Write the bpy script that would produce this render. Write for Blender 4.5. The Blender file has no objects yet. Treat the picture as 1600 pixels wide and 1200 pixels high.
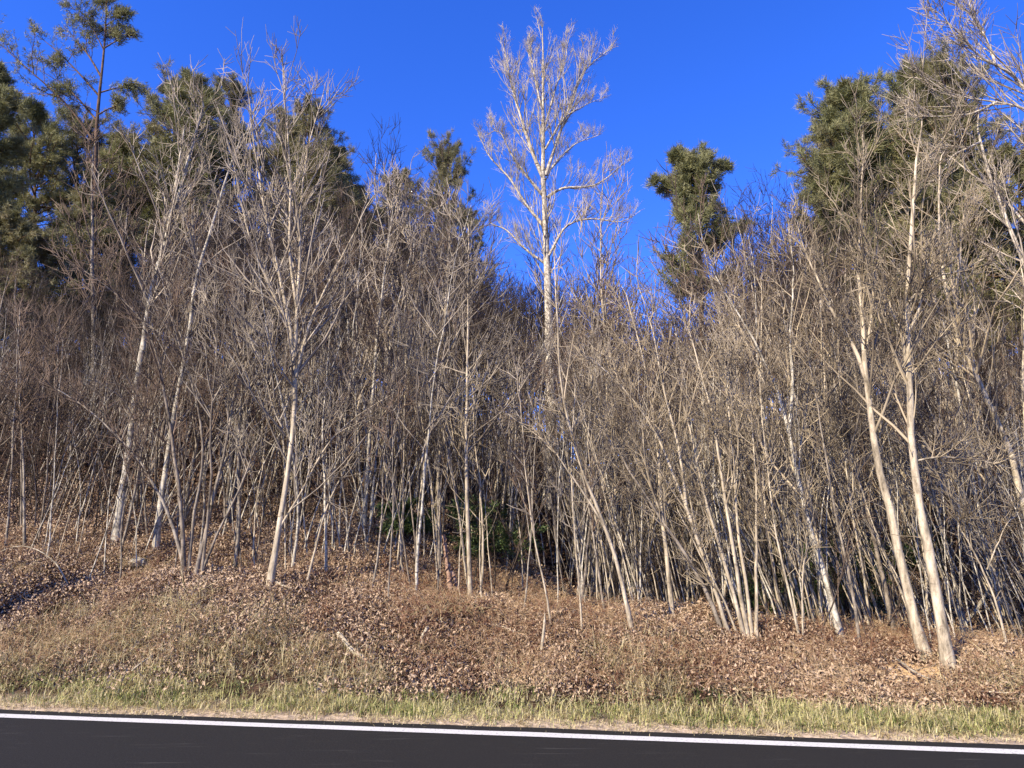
import bpy, math, random
import numpy as np
from mathutils import Vector
rad = math.radians
rng = np.random.default_rng(7)
sc = bpy.context.scene
col = sc.collection

# ------------------------------------------------------------------ camera
PITCH = 13.0
FPX = 1155.0                      # focal length in pixels of the 1600 px wide photograph
EYE = 1.6
cd = bpy.data.cameras.new('camera'); cam = bpy.data.objects.new('camera', cd); col.objects.link(cam)
cd.sensor_width = 36.0; cd.lens = 36.0 * FPX / 1600.0
cam.location = (0, 0, EYE); cam.rotation_euler = (rad(90 + PITCH), 0, 0)
cd.clip_start = 0.1; cd.clip_end = 3000
sc.camera = cam

# ------------------------------------------------------------------ sky and sun
SUN_EL, SUN_AZ = 36.0, 46.0        # elevation; degrees to the left of straight behind the camera
w = bpy.data.worlds.new('World'); sc.world = w; w.use_nodes = True
nt = w.node_tree; nt.nodes.clear()
out = nt.nodes.new('ShaderNodeOutputWorld'); bg = nt.nodes.new('ShaderNodeBackground')
sky = nt.nodes.new('ShaderNodeTexSky'); sky.sky_type = 'NISHITA'; sky.sun_disc = False
sky.sun_elevation = rad(SUN_EL); sky.sun_rotation = rad(180 + SUN_AZ)
sky.altitude = 900; sky.air_density = 1.0; sky.dust_density = 0.1; sky.ozone_density = 3.0
hs = nt.nodes.new('ShaderNodeHueSaturation'); hs.inputs['Saturation'].default_value = 1.28
hs.inputs['Hue'].default_value = 0.506
nt.links.new(sky.outputs[0], hs.inputs['Color']); tm = nt.nodes.new('ShaderNodeMix'); tm.data_type = 'RGBA'; tm.blend_type = 'MULTIPLY'; tm.inputs[0].default_value = 1.0
tm.inputs[7].default_value = (1.12, 1.18, 2.05, 1)      # the camera's rendering of a deep, clean winter sky
nt.links.new(hs.outputs[0], tm.inputs[6]); nt.links.new(tm.outputs[2], bg.inputs[0])
bg.inputs[1].default_value = 0.079
nt.links.new(bg.outputs[0], out.inputs[0])
sl = bpy.data.lights.new('sun', 'SUN'); sun = bpy.data.objects.new('sun', sl); col.objects.link(sun)
sl.energy = 5.0; sl.angle = rad(0.5); sl.color = (1.0, 0.885, 0.70)
sdir = Vector((-math.sin(rad(SUN_AZ)) * math.cos(rad(SUN_EL)), -math.cos(rad(SUN_AZ)) * math.cos(rad(SUN_EL)), math.sin(rad(SUN_EL))))
sun.rotation_euler = sdir.to_track_quat('Z', 'Y').to_euler()
vs = sc.view_settings; vs.view_transform = 'Standard'; vs.look = 'None'; vs.gamma = 1.0; vs.exposure = 1.15
try: vs.use_curve_mapping = False
except Exception: pass

# ------------------------------------------------------------------ projection helpers
CP, SP = math.cos(rad(PITCH)), math.sin(rad(PITCH))
def ray(u, v):
    X = (u - 800.0) / FPX; Z = (600.0 - v) / FPX
    return np.array([X, CP - Z * SP, SP + Z * CP])
def at(u, v, Y):
    r = ray(u, v); return np.array([0, 0, EYE]) + r * (Y / r[1])
def project(p):
    x, y, z = p[..., 0], p[..., 1], p[..., 2] - EYE
    f = y * CP + z * SP; up = -y * SP + z * CP
    return 800 + FPX * x / f, 600 - FPX * up / f

# ------------------------------------------------------------------ terrain
O = np.array([-0.49, 7.4]); EV = np.array([0.98884, -0.149]); NV = np.array([0.149, 0.98884])
def sd(x, y):
    return (x - O[0]) * EV[0] + (y - O[1]) * EV[1], (x - O[0]) * NV[0] + (y - O[1]) * NV[1]
def xy(s, d):
    return O[0] + s * EV[0] + d * NV[0], O[1] + s * EV[1] + d * NV[1]
def ss(x, a, b):
    t = np.clip((x - a) / (b - a), 0, 1); return t * t * (3 - 2 * t)
def fbm(x, y, f0=1.0, octs=4, seed=0):
    r = np.random.default_rng(100 + seed); v = 0 * x; a = 1.0; f = f0
    for _ in range(octs):
        for _ in range(3):
            th = r.uniform(0, 2 * math.pi); ph = r.uniform(0, 6.28)
            v = v + a * np.sin((x * math.cos(th) + y * math.sin(th)) * f + ph + 1.3 * np.sin((x * math.sin(th) - y * math.cos(th)) * f * 0.6 + ph * 2)) / 3
        a *= 0.5; f *= 2.1
    return v
CS = [-60, -14, -9, -6, -3, 0, 3, 5, 6.5, 9, 14, 60]; CH = [2.2, 1.9, 1.55, 1.3, 1.15, 0.88, 0.62, 0.5, 0.36, 0.35, 0.6, 0.8]
def height(x, y):
    x = np.asarray(x, float); y = np.asarray(y, float)
    s, d = sd(x, y)
    c = np.interp(s, CS, CH)
    w_ = 3.6 + 0.5 * np.sin(s * 0.7) + 0.25 * np.sin(s * 1.9 + 1)
    h = c * (0.25 * ss(d, 0.5, 2.0) + 0.75 * ss(d, 1.2, w_))
    # hollow just behind the crest, then the two hillsides with a draw between them
    h = h - 0.35 * ss(s, -2, 2) * ss(d, 3.8, 5.5) * (1 - ss(d, 8, 13))
    ax = 1.2 + 0.10 * y
    lat = x - ax
    back = np.maximum(d - 4.0, 0)
    left = np.maximum(-lat - 1.0, 0); right = np.maximum(lat - 2.5, 0)
    hl = 0.30 * np.minimum(left, 0.9 * back) + 0.13 * back * ss(-lat, 0, 6)
    hr = 0.42 * np.minimum(right, 0.75 * back) + 0.08 * back * ss(lat, 0, 8)
    hc = 0.10 * np.maximum(back - 6, 0)
    hill = hl + hr + hc
    hill = 34 * (1 - np.exp(-hill / 34))
    h = h + hill
    far = ss(d, 2.5, 9)
    h = h + far * 0.35 * fbm(x, y, 0.35, 3, 1) + ss(d, 0.9, 2.0) * (0.075 * fbm(x, y, 2.6, 3, 2) + 0.10 * fbm(x, y, 1.1, 2, 6))
    # washed out gully on the right
    g = np.exp(-(((s - 6.75 - 0.25 * (d - 2)) / 0.34) ** 2)) * ss(d, 1.7, 2.6) * (1 - ss(d, 4.5, 7))
    h = h - 0.5 * g
    h = np.where(d < -9.5, h + 0.3 * ss(-d, 9.5, 14), h)      # verge on the camera's side
    h = np.where((d < 0.35) & (d > -9.5), -0.012, h)
    h = h + np.where((d > 0.35), 0.014 * ss(d, .35, .6), 0)
    return h
_height = height
SHADE_STREAK = None
def height(x, y):
    h = _height(x, y)
    if SHADE_STREAK is not None:
        a, b_ = SHADE_STREAK; x_ = np.asarray(x, float); y_ = np.asarray(y, float); ab = b_ - a; L2 = ab @ ab
        t = np.clip(((x_ - a[0]) * ab[0] + (y_ - a[1]) * ab[1]) / L2, 0, 1)
        q = np.hypot(x_ - a[0] - t * ab[0], y_ - a[1] - t * ab[1])
        h = h - 0.05 * np.exp(-(q / 0.16) ** 2) * (0.5 + 0.5 * np.sin(np.clip(t, 0, 1) * 3.14))  # groove and ridge shaped in along the shadow streak to deepen its shade
        h = h + 0.16 * np.exp(-((q - .3) / 0.2) ** 2) * (((x_ - a[0]) * ab[1] - (y_ - a[1]) * ab[0]) > 0) * np.sin(np.clip(t, 0, 1) * 3.14)
    return h
def ground(u, v, y0=7.0, y1=90.0):
    Y = np.linspace(y0, y1, 3000); r = ray(u, v)
    x = r[0] * Y / r[1]; z = EYE + r[2] * Y / r[1]
    g = height(x, Y); k = np.argmax(z <= g)
    if z[k] > g[k]: k = 600
    return np.array([x[k], Y[k], g[k]])

_a = ground(-40, 985); _b = ground(150, 912); SHADE_STREAK = (_a[:2], _b[:2])      # line of the shadow streak on the left bank, shaped into the ground

# ------------------------------------------------------------------ materials
def new_mat(name, rough=0.85, spec=0.25):
    m = bpy.data.materials.new(name); m.use_nodes = True
    b = m.node_tree.nodes['Principled BSDF']; b.inputs['Roughness'].default_value = rough
    b.inputs['Specular IOR Level'].default_value = spec
    return m, m.node_tree, b
def N(nt, t, **kw):
    n = nt.nodes.new(t)
    for k, v in kw.items():
        if k in n.inputs: n.inputs[k].default_value = v
        else: setattr(n, k, v)
    return n
def dim(c, k): return tuple(k * a for a in c)
def ramp(nt, stops, fac):
    r = nt.nodes.new('ShaderNodeValToRGB'); e = r.color_ramp.elements
    while len(e) > 1: e.remove(e[0])
    for i, (p, c) in enumerate(stops):
        x = e[0] if i == 0 else e.new(p)
        x.position = p; x.color = (*c, 1)
    nt.links.new(fac, r.inputs[0]); return r.outputs[0]
def mixc(nt, fac, a, b, mode='MIX'):
    m = nt.nodes.new('ShaderNodeMix'); m.data_type = 'RGBA'; m.blend_type = mode
    for s, v in ((0, fac), (6, a), (7, b)):
        if isinstance(v, (int, float)): m.inputs[s].default_value = v
        elif isinstance(v, tuple): m.inputs[s].default_value = (*v, 1)
        else: nt.links.new(v, m.inputs[s])
    return m.outputs[2]
def noise(nt, vec, scale, detail=3, rough=0.6, out='Fac'):
    n = N(nt, 'ShaderNodeTexNoise', Scale=scale, Detail=detail, Roughness=rough)
    if vec is not None: nt.links.new(vec, n.inputs['Vector'])
    return n.outputs[out]
def bump(nt, b, hgt, dist=0.01, strength=0.6):
    n = N(nt, 'ShaderNodeBump', Distance=dist, Strength=strength); nt.links.new(hgt, n.inputs['Height']); nt.links.new(n.outputs[0], b.inputs['Normal'])
def mapping(nt, vec, scale):
    m = nt.nodes.new('ShaderNodeMapping'); m.inputs['Scale'].default_value = scale; nt.links.new(vec, m.inputs[0]); return m.outputs[0]

def bark(name, light, mid, dark, spots=0.5, zscale=0.35, vary=0.5):
    light, mid, dark = [tuple(a * b for a, b in zip(q, (1, .97, .86))) for q in (dim(light, .88), dim(mid, .66), dim(dark, .36))]
    m, t, b = new_mat(name, 0.9, 0.15)
    tc = t.nodes.new('ShaderNodeTexCoord').outputs['Object']
    oi = t.nodes.new('ShaderNodeObjectInfo').outputs['Random']
    n1 = noise(t, mapping(t, tc, (1, 1, zscale)), 9, 5, 0.7)
    c1 = ramp(t, [(0.30, dark), (0.46, mid), (0.62, light)], n1)
    n2 = noise(t, mapping(t, tc, (1, 1, 2.6)), 3.2, 4, 0.75)      # dark horizontal scars and lichen bands
    f2 = ramp(t, [(0.5 + 0.1 * (1 - spots), (0, 0, 0)), (0.66 + 0.1 * (1 - spots), (1, 1, 1))], n2)
    c2 = mixc(t, f2, c1, tuple(0.55 * a for a in dark))
    tint = ramp(t, [(0, (1 - vary * .55, 1 - vary * .6, 1 - vary * .62)), (1, (1.0, 1.0, 1.0))], oi)
    c3 = mixc(t, 1.0, c2, tint, 'MULTIPLY')
    t.links.new(c3, b.inputs['Base Color']); bump(t, b, n1, 0.02, 0.8)
    return m
def twig(name, a, bcol, vary=0.4):
    a, bcol = [tuple(x * y for x, y in zip(q, (1, .95, .82))) for q in (dim(a, .55), dim(bcol, .92))]
    m, t, b = new_mat(name, 0.8, 0.3)
    tc = t.nodes.new('ShaderNodeNewGeometry').outputs['Position']
    n1 = noise(t, tc, 1.7, 2, 0.6)
    c = ramp(t, [(0.35, a), (0.65, bcol)], n1)
    oi = t.nodes.new('ShaderNodeObjectInfo').outputs['Random']
    tint = ramp(t, [(0, (1 - vary, 1 - vary, 1 - vary)), (1, (1, 1, 1))], oi)
    t.links.new(mixc(t, 1.0, c, tint, 'MULTIPLY'), b.inputs['Base Color'])
    return m
M = {}
M['birch'] = bark('pale_bark', (0.66, 0.62, 0.55), (0.50, 0.46, 0.40), (0.15, 0.13, 0.11), 0.75, 0.5, 0.15)
M['cream'] = bark('cream_bark', (0.62, 0.54, 0.43), (0.47, 0.40, 0.31), (0.20, 0.165, 0.125), 0.3, 0.3, 0.2)
M['grey'] = bark('grey_bark', (0.46, 0.41, 0.35), (0.31, 0.27, 0.23), (0.10, 0.085, 0.07), 0.6, 0.4, 0.7)
M['syc'] = bark('mottled_white_bark', (0.68, 0.62, 0.53), (0.52, 0.46, 0.39), (0.20, 0.16, 0.12), 0.7, 0.6, 0.1)
M['pinebark'] = bark('pine_bark', (0.20, 0.13, 0.09), (0.13, 0.09, 0.065), (0.045, 0.032, 0.026), 0.4, 0.3, 0.3)
M['vine'] = bark('shaggy_vine_bark', (0.44, 0.30, 0.23), (0.32, 0.20, 0.15), (0.10, 0.06, 0.045), 0.5, 1.6, 0.1)
M['deadwood'] = bark('bleached_deadwood', (0.62, 0.56, 0.45), (0.46, 0.40, 0.31), (0.18, 0.14, 0.10), 0.4, 0.3, 0.2)
M['twig'] = twig('pale_twig', (0.22, 0.18, 0.155), (0.50, 0.44, 0.37), 0.4)
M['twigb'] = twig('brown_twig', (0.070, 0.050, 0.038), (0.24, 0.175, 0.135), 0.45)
M['twigd'] = twig('shaded_twig', (0.026, 0.018, 0.013), (0.075, 0.053, 0.039), 0.4)  # twig colour darkened to carry the shade deep in the wood
M['twigp'] = twig('silvery_twig', (0.26, 0.23, 0.19), (0.56, 0.51, 0.44), 0.1)
M['twigl'] = twig('tan_twig', (0.24, 0.19, 0.14), (0.52, 0.44, 0.33), 0.4)

def foliage(name, cols, rough=0.6):
    cols = [dim(q, .88) for q in cols]
    m, t, b = new_mat(name, rough, 0.3)
    pos = t.nodes.new('ShaderNodeNewGeometry').outputs['Position']
    n1 = noise(t, pos, 1.1, 4, 0.75)
    c = ramp(t, [(0.28 + 0.44 * i / (len(cols) - 1), q) for i, q in enumerate(cols)], n1)
    t.links.new(c, b.inputs['Base Color'])
    tr = N(t, 'ShaderNodeBsdfTranslucent'); t.links.new(c, tr.inputs['Color'])
    mx = N(t, 'ShaderNodeMixShader'); mx.inputs[0].default_value = 0.25
    t.links.new(b.outputs[0], mx.inputs[1]); t.links.new(tr.outputs[0], mx.inputs[2])
    t.links.new(mx.outputs[0], t.nodes['Material Output'].inputs['Surface'])
    return m
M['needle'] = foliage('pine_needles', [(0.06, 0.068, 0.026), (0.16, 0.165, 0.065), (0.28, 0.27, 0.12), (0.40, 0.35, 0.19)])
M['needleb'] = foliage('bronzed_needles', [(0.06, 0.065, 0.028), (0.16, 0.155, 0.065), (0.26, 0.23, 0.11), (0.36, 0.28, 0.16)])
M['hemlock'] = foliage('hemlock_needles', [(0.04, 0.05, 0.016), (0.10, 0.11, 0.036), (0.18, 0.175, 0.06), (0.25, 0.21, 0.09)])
M['shrubleaf'] = foliage('evergreen_shrub_leaves', [(0.04, 0.06, 0.018), (0.09, 0.13, 0.035), (0.17, 0.21, 0.07)])

def scatter_mat(name, cols, scale=18, rough=0.75, spec=0.3, trans=0.0, patch=None):
    cols = [tuple(a * b for a, b in zip(dim(q, .58), (1, .965, .82))) for q in cols]
    m, t, b = new_mat(name, rough, spec)
    pos = t.nodes.new('ShaderNodeNewGeometry').outputs['Position']
    wn = t.nodes.new('ShaderNodeTexWhiteNoise'); wn.noise_dimensions = '3D'
    vm = t.nodes.new('ShaderNodeVectorMath'); vm.operation = 'SNAP'
    oi = t.nodes.new('ShaderNodeObjectInfo').outputs['Random']
    n1 = noise(t, pos, scale, 1, 0.5)
    n2 = noise(t, pos, 0.9, 3, 0.6)
    add = N(t, 'ShaderNodeMath', operation='MULTIPLY_ADD'); t.links.new(oi, add.inputs[0]); add.inputs[1].default_value = 0.34; t.links.new(n1, add.inputs[2])
    add2 = N(t, 'ShaderNodeMath', operation='MULTIPLY_ADD'); t.links.new(n2, add2.inputs[0]); add2.inputs[1].default_value = 0.5; t.links.new(add.outputs[0], add2.inputs[2])
    k = len(cols); c = ramp(t, [(0.58 + 0.70 * 0 + 0.68 * 0 + (i / (k - 1)) * 0.36, q) for i, q in enumerate(cols)], add2.outputs[0])
    t.links.new(c, b.inputs['Base Color'])
    if trans:
        tr = N(t, 'ShaderNodeBsdfTranslucent'); t.links.new(c, tr.inputs['Color'])
        mx = N(t, 'ShaderNodeMixShader'); mx.inputs[0].default_value = trans
        t.links.new(b.outputs[0], mx.inputs[1]); t.links.new(tr.outputs[0], mx.inputs[2])
        t.links.new(mx.outputs[0], t.nodes['Material Output'].inputs['Surface'])
    return m
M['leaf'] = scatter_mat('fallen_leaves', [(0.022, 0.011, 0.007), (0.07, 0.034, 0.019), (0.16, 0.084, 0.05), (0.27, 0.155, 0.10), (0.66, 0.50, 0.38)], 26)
M['leafdk'] = scatter_mat('shaded_fallen_leaves', [(0.008, 0.005, 0.004), (0.02, 0.011, 0.007), (0.04, 0.021, 0.013), (0.08, 0.045, 0.028), (0.24, 0.15, 0.10)], 14)  # leaf colours darkened to paint in the shade on the forest floor
M['grassg'] = scatter_mat('green_grass', [(0.035, 0.065, 0.015), (0.12, 0.18, 0.04), (0.33, 0.40, 0.12), (0.78, 0.75, 0.36)], 9, trans=0.3)
M['grasss'] = scatter_mat('straw_grass', [(0.16, 0.11, 0.05), (0.40, 0.30, 0.15), (0.72, 0.60, 0.34), (0.90, 0.80, 0.52)], 9, trans=0.3)
M['bramble'] = scatter_mat('red_brown_bramble', [(0.12, 0.048, 0.030), (0.26, 0.115, 0.07), (0.42, 0.23, 0.145), (0.62, 0.44, 0.28)], 9)

# ------------------------------------------------------------------ mesh helpers
def mesh_from(name, verts, faces, mat, smooth=False):
    """faces: (F,k) array, or list of such arrays"""
    fl = faces if isinstance(faces, list) else [faces]
    fl = [np.asarray(f, np.int32) for f in fl if len(f)]
    verts = np.asarray(verts, np.float32).reshape(-1, 3)
    me = bpy.data.meshes.new(name)
    nl = sum(f.size for f in fl); nf = sum(len(f) for f in fl)
    me.vertices.add(len(verts)); me.vertices.foreach_set('co', verts.ravel())
    me.loops.add(nl); me.loops.foreach_set('vertex_index', np.concatenate([f.ravel() for f in fl]))
    me.polygons.add(nf)
    tot = np.concatenate([np.full(len(f), f.shape[1], np.int32) for f in fl])
    st = np.concatenate([[0], np.cumsum(tot)[:-1]]).astype(np.int32)
    me.polygons.foreach_set('loop_start', st); me.polygons.foreach_set('loop_total', tot)
    me.polygons.foreach_set('use_smooth', np.full(nf, bool(smooth)))
    me.update(calc_edges=True)
    if mat is not None: me.materials.append(mat)
    return me
def link(name, data, parent=None, loc=None):
    o = bpy.data.objects.new(name, data); col.objects.link(o)
    if parent: o.parent = parent
    if loc is not None: o.location = loc
    return o
def tag(o, label=None, cat=None, group=None, kind=None):
    if label: o['label'] = label
    if cat: o['category'] = cat
    if group: o['group'] = group
    if kind: o['kind'] = kind
    return o
class Tubes:
    """collects batches of tapered polyline tubes"""
    def __init__(s): s.v = []; s.f = []; s.n = 0
    def add(s, P, R, sides=3, lump=0.0, cap=True):
        P = np.asarray(P, float); R = np.asarray(R, float)
        if P.ndim == 2: P = P[None]; R = R[None]
        B, n, _ = P.shape
        T = np.gradient(P, axis=1); T /= np.linalg.norm(T, axis=2, keepdims=True) + 1e-9
        mean = P[:, -1] - P[:, 0]; mean /= np.linalg.norm(mean, axis=1, keepdims=True) + 1e-9
        ref = np.where(np.abs(mean[:, 2:3]) > 0.8, np.array([[1.0, 0, 0]]), np.array([[0, 0, 1.0]]))
        U = np.cross(T, ref[:, None, :]); U /= np.linalg.norm(U, axis=2, keepdims=True) + 1e-9
        V = np.cross(T, U)
        a = np.arange(sides) * 2 * math.pi / sides + (0.4 if sides > 3 else 0)
        rr = R[:, :, None] * (1 + lump * rng.uniform(-1, 1, (B, n, sides)) if lump else 1)
        rr = np.broadcast_to(rr, (B, n, sides))
        vv = P[:, :, None, :] + rr[..., None] * (np.cos(a)[None, None, :, None] * U[:, :, None, :] + np.sin(a)[None, None, :, None] * V[:, :, None, :])
        base = s.n + (np.arange(B) * n * sides)[:, None, None] + (np.arange(n - 1) * sides)[None, :, None]
        i = np.arange(sides)[None, None, :]; j = (np.arange(sides) + 1)[None, None, :] % sides
        q = np.stack([base + i, base + j, base + sides + j, base + sides + i], -1).reshape(-1, 4)
        s.v.append(vv.reshape(-1, 3)); s.f.append(q); 
        if cap:
            for k in (0,) if sides > 3 else ():
                pass
        s.n += B * n * sides
    def mesh(s, name, mat, origin=None, smooth=True):
        v = np.concatenate(s.v)
        if origin is not None: v = v - np.asarray(origin)
        return mesh_from(name, v, [np.concatenate(s.f)], mat, smooth)
def unit(a): return a / (np.linalg.norm(a, axis=-1, keepdims=True) + 1e-9)
def grow(P0, D0, L, n, up=0.2, wob=0.15, sag=0.0):
    """polylines from P0 along D0: (B,n,3)"""
    B = len(P0); P = np.empty((B, n, 3)); P[:, 0] = P0; D = unit(D0.copy())
    st = (np.asarray(L) / (n - 1))[:, None]
    for k in range(1, n):
        D = D + rng.normal(0, wob, (B, 3)); D[:, 2] += up - sag * k / n
        D = unit(D); P[:, k] = P[:, k - 1] + D * st
    return P
def kids(P, R, L, counts, t0, t1, ang, lf, rf, up_bias=0.0, shape=None):
    """children starting points on parent polylines. returns P0, D0, L, R0"""
    B, n, _ = P.shape
    idx = np.repeat(np.arange(B), counts)
    K = len(idx); t = rng.uniform(t0, t1, K)
    f = t * (n - 1); i = np.minimum(f.astype(int), n - 2); fr = (f - i)[:, None]
    p = P[idx, i] * (1 - fr) + P[idx, i + 1] * fr
    T = unit(P[idx, i + 1] - P[idx, i])
    pr = unit(np.cross(T, rng.normal(0, 1, (K, 3))))
    a = np.radians(rng.normal(ang, 9, K))[:, None]
    D = np.cos(a) * T + np.sin(a) * pr; D[:, 2] += up_bias
    prad = R[idx, i] * (1 - fr[:, 0]) + R[idx, i + 1] * fr[:, 0]
    l = L[idx] * lf * rng.uniform(0.55, 1.15, K) * ((1.15 - 0.75 * t) if shape is None else shape(t))
    r = np.minimum(prad * 0.75, L[idx] * 0 + l * rf)
    return p, unit(D), l, np.maximum(r, 0.0)
def taper(R0, n, end=0.25, p=0.9):
    t = np.linspace(0, 1, n)[None, :]
    return np.asarray(R0)[:, None] * (1 - (1 - end) * t ** p)
def resample(pts, n):
    pts = np.asarray(pts, float); d = np.r_[0, np.cumsum(np.linalg.norm(np.diff(pts, axis=0), axis=1))]
    t = np.linspace(0, d[-1], n)
    # smooth (Catmull-like) by cubic through chord length, per axis
    o = np.stack([np.interp(t, d, pts[:, k]) for k in range(3)], 1)
    for _ in range(2): o[1:-1] = 0.25 * o[:-2] + 0.5 * o[1:-1] + 0.25 * o[2:]
    return o, d[-1]

def twigs_on(tb, P, R, L, rmin, n2, n3, ang=42, up=0.10, l2=0.50, l3=0.62, t0=0.12, sag=0.0, r3f=1.0):
    """two further orders of branchlets on limbs"""
    p, d, l, r = kids(P, R, L, np.maximum(1, np.round(rng.normal(n2, n2 * .2, len(P))).astype(int)), t0, 0.97, ang, l2, 0.012)
    l = np.maximum(l, 42 * rmin); P2 = grow(p, d, l, 5, up, 0.11, sag); R2 = taper(np.maximum(r, rmin * 1.25), 5, 0.5); tb.add(P2, R2, 3)
    if n3:
        p, d, l3_, r = kids(P2, R2, l, np.maximum(0, np.round(rng.normal(n3, n3 * .25, len(P2))).astype(int)), 0.1, 0.9, ang, l3, 0.01)
        l3_ = np.maximum(l3_, 52 * rmin); P3 = grow(p, d, l3_, 4, up, 0.07, sag); tb.add(P3, taper(np.full(len(P3), rmin * r3f), 4, 0.6), 3)

# ------------------------------------------------------------------ terrain mesh
def axis_points(segs):
    a = [np.arange(s0, s1, st) for s0, s1, st in segs]; return np.concatenate(a)
gs = axis_points([(-600, -120, 40), (-120, -40, 6), (-40, -12, 0.6), (-12, 12, 0.12), (12, 40, 0.6), (40, 120, 6), (120, 601, 40)])
gd = axis_points([(-600, -120, 40), (-120, -20, 6), (-20, -10, 0.8), (-10, 0.2, 1.7), (0.3, 6, 0.11), (6, 14, 0.3), (14, 50, 1.0), (50, 120, 6), (120, 700, 40)])
S, D_ = np.meshgrid(gs, gd, indexing='ij'); GX, GY = xy(S, D_); GZ = height(GX, GY)
ni, nj = S.shape; ii = np.arange(ni - 1)[:, None] * nj + np.arange(nj - 1)[None, :]
F = np.stack([ii, ii + nj, ii + nj + 1, ii + 1], -1).reshape(-1, 4)
m, t, b = new_mat('leafy_soil', 0.95, 0.1)
pos = t.nodes.new('ShaderNodeNewGeometry').outputs['Position']
vo = N(t, 'ShaderNodeTexVoronoi', Scale=11.0); t.links.new(pos, vo.inputs['Vector'])
n1 = noise(t, pos, 4, 5, 0.7); n2 = noise(t, pos, 0.5, 4, 0.6)
cA = ramp(t, [(0.0, (0.012, 0.007, 0.005)), (0.45, (0.035, 0.019, 0.012)), (0.8, (0.07, 0.04, 0.026)), (1, (0.12, 0.08, 0.05))], vo.outputs['Color'])
cB = mixc(t, n2, cA, (0.03, 0.017, 0.011))
sx = t.nodes.new('ShaderNodeSeparateXYZ'); t.links.new(pos, sx.inputs[0])
# distance from the road edge, for the gravelly shoulder
dm = N(t, 'ShaderNodeVectorMath', operation='DOT_PRODUCT'); t.links.new(pos, dm.inputs[0]); dm.inputs[1].default_value = (NV[0], NV[1], 0)
dd = N(t, 'ShaderNodeMath', operation='ADD'); t.links.new(dm.outputs['Value'], dd.inputs[0]); dd.inputs[1].default_value = -float(O @ NV)
dn = N(t, 'ShaderNodeMath', operation='MULTIPLY_ADD'); t.links.new(n1, dn.inputs[0]); dn.inputs[1].default_value = 0.5; t.links.new(dd.outputs[0], dn.inputs[2])
mr = N(t, 'ShaderNodeMapRange'); t.links.new(dn.outputs[0], mr.inputs[0]); mr.inputs[1].default_value = 0.75; mr.inputs[2].default_value = 1.15
gravel = ramp(t, [(0.3, (0.16, 0.12, 0.08)), (0.5, (0.34, 0.26, 0.18)), (0.7, (0.50, 0.41, 0.31))], noise(t, pos, 28, 4, 0.8))
cC = mixc(t, mr.outputs[0], gravel, cB)
# clay laid bare under the big trees on the right
CL = ground(1430, 1052)
ds = N(t, 'ShaderNodeVectorMath', operation='DISTANCE'); t.links.new(pos, ds.inputs[0]); ds.inputs[1].default_value = tuple(CL)
dc = N(t, 'ShaderNodeMath', operation='MULTIPLY_ADD'); t.links.new(n1, dc.inputs[0]); dc.inputs[1].default_value = 1.0; t.links.new(ds.outputs['Value'], dc.inputs[2])
mc = N(t, 'ShaderNodeMapRange'); t.links.new(dc.outputs[0], mc.inputs[0]); mc.inputs[1].default_value = 0.95; mc.inputs[2].default_value = 0.8
cD = mixc(t, mc.outputs[0], cC, (0.40, 0.27, 0.14))
t.links.new(cD, b.inputs['Base Color']); bump(t, b, vo.outputs['Distance'], 0.03, 0.9)
tag(link('ground', mesh_from('ground', np.stack([GX, GY, GZ], -1), F, m, True)), kind='structure')

# ------------------------------------------------------------------ road
m, t, b = new_mat('asphalt', 0.85, 0.22)
pos = t.nodes.new('ShaderNodeNewGeometry').outputs['Position']
na = noise(t, pos, 55, 4, 0.9); nb = noise(t, mapping(t, pos, (0.25, 2.2, 1)), 0.9, 4, 0.6); nc = noise(t, mapping(t, pos, (0.6, 9, 1)), 2.0, 3, 0.6)
c = ramp(t, [(0.25, (0.002, 0.0019, 0.0017)), (0.5, (0.008, 0.0074, 0.0064)), (0.75, (0.045, 0.042, 0.036))], na)
c = mixc(t, ramp(t, [(0.2, (0, 0, 0)), (0.8, (0.6, 0.6, 0.6))], nb), c, (0.011, 0.0102, 0.0088))
c = mixc(t, ramp(t, [(0.62, (0, 0, 0)), (0.72, (0.5, 0.5, 0.5))], nc), c, (0.06, 0.057, 0.05))
t.links.new(c, b.inputs['Base Color']); bump(t, b, na, 0.004, 0.7)
def strip(name, d0, d1, z, mat, wob=0.0, s0=-500, s1=500, thick=0.0):
    s = np.unique(np.concatenate([np.linspace(s0, -20, 40), np.arange(-20, 20, 0.07), np.linspace(20, s1, 40)]))
    e = wob * fbm(s, s * 0.3, 3.0, 4, 9) if wob else 0 * s
    e2 = wob * 0.3 * fbm(s, s * 0.7, 5.0, 4, 12) if wob else 0 * s
    x0, y0 = xy(s, d0 + e2 * (0 if d0 < -4 else 1)); x1, y1 = xy(s, d1 + e)
    v = np.concatenate([np.stack([x0, y0, 0 * s + z], 1), np.stack([x1, y1, 0 * s + z], 1), np.stack([x1, y1, 0 * s + z - thick], 1)])
    n = len(s); k = np.arange(n - 1)
    f = [np.stack([k, k + 1, n + k + 1, n + k], 1)]
    if thick: f.append(np.stack([n + k, n + k + 1, 2 * n + k + 1, 2 * n + k], 1))
    return mesh_from(name, v, [np.concatenate(f)], mat)
tag(link('road', strip('road', -9.2, 0.26, 0.0, m, 0.02, thick=0.05)), kind='structure')
m, t, b = new_mat('white_road_paint', 0.6, 0.4)
pos = t.nodes.new('ShaderNodeNewGeometry').outputs['Position']
nw = noise(t, pos, 40, 4, 0.8); nv = noise(t, mapping(t, pos, (0.5, 3, 1)), 2.5, 4, 0.6)
c = mixc(t, ramp(t, [(0.53, (0, 0, 0)), (0.66, (1, 1, 1))], nw), (0.52, 0.51, 0.48), (0.22, 0.21, 0.20))
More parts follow.
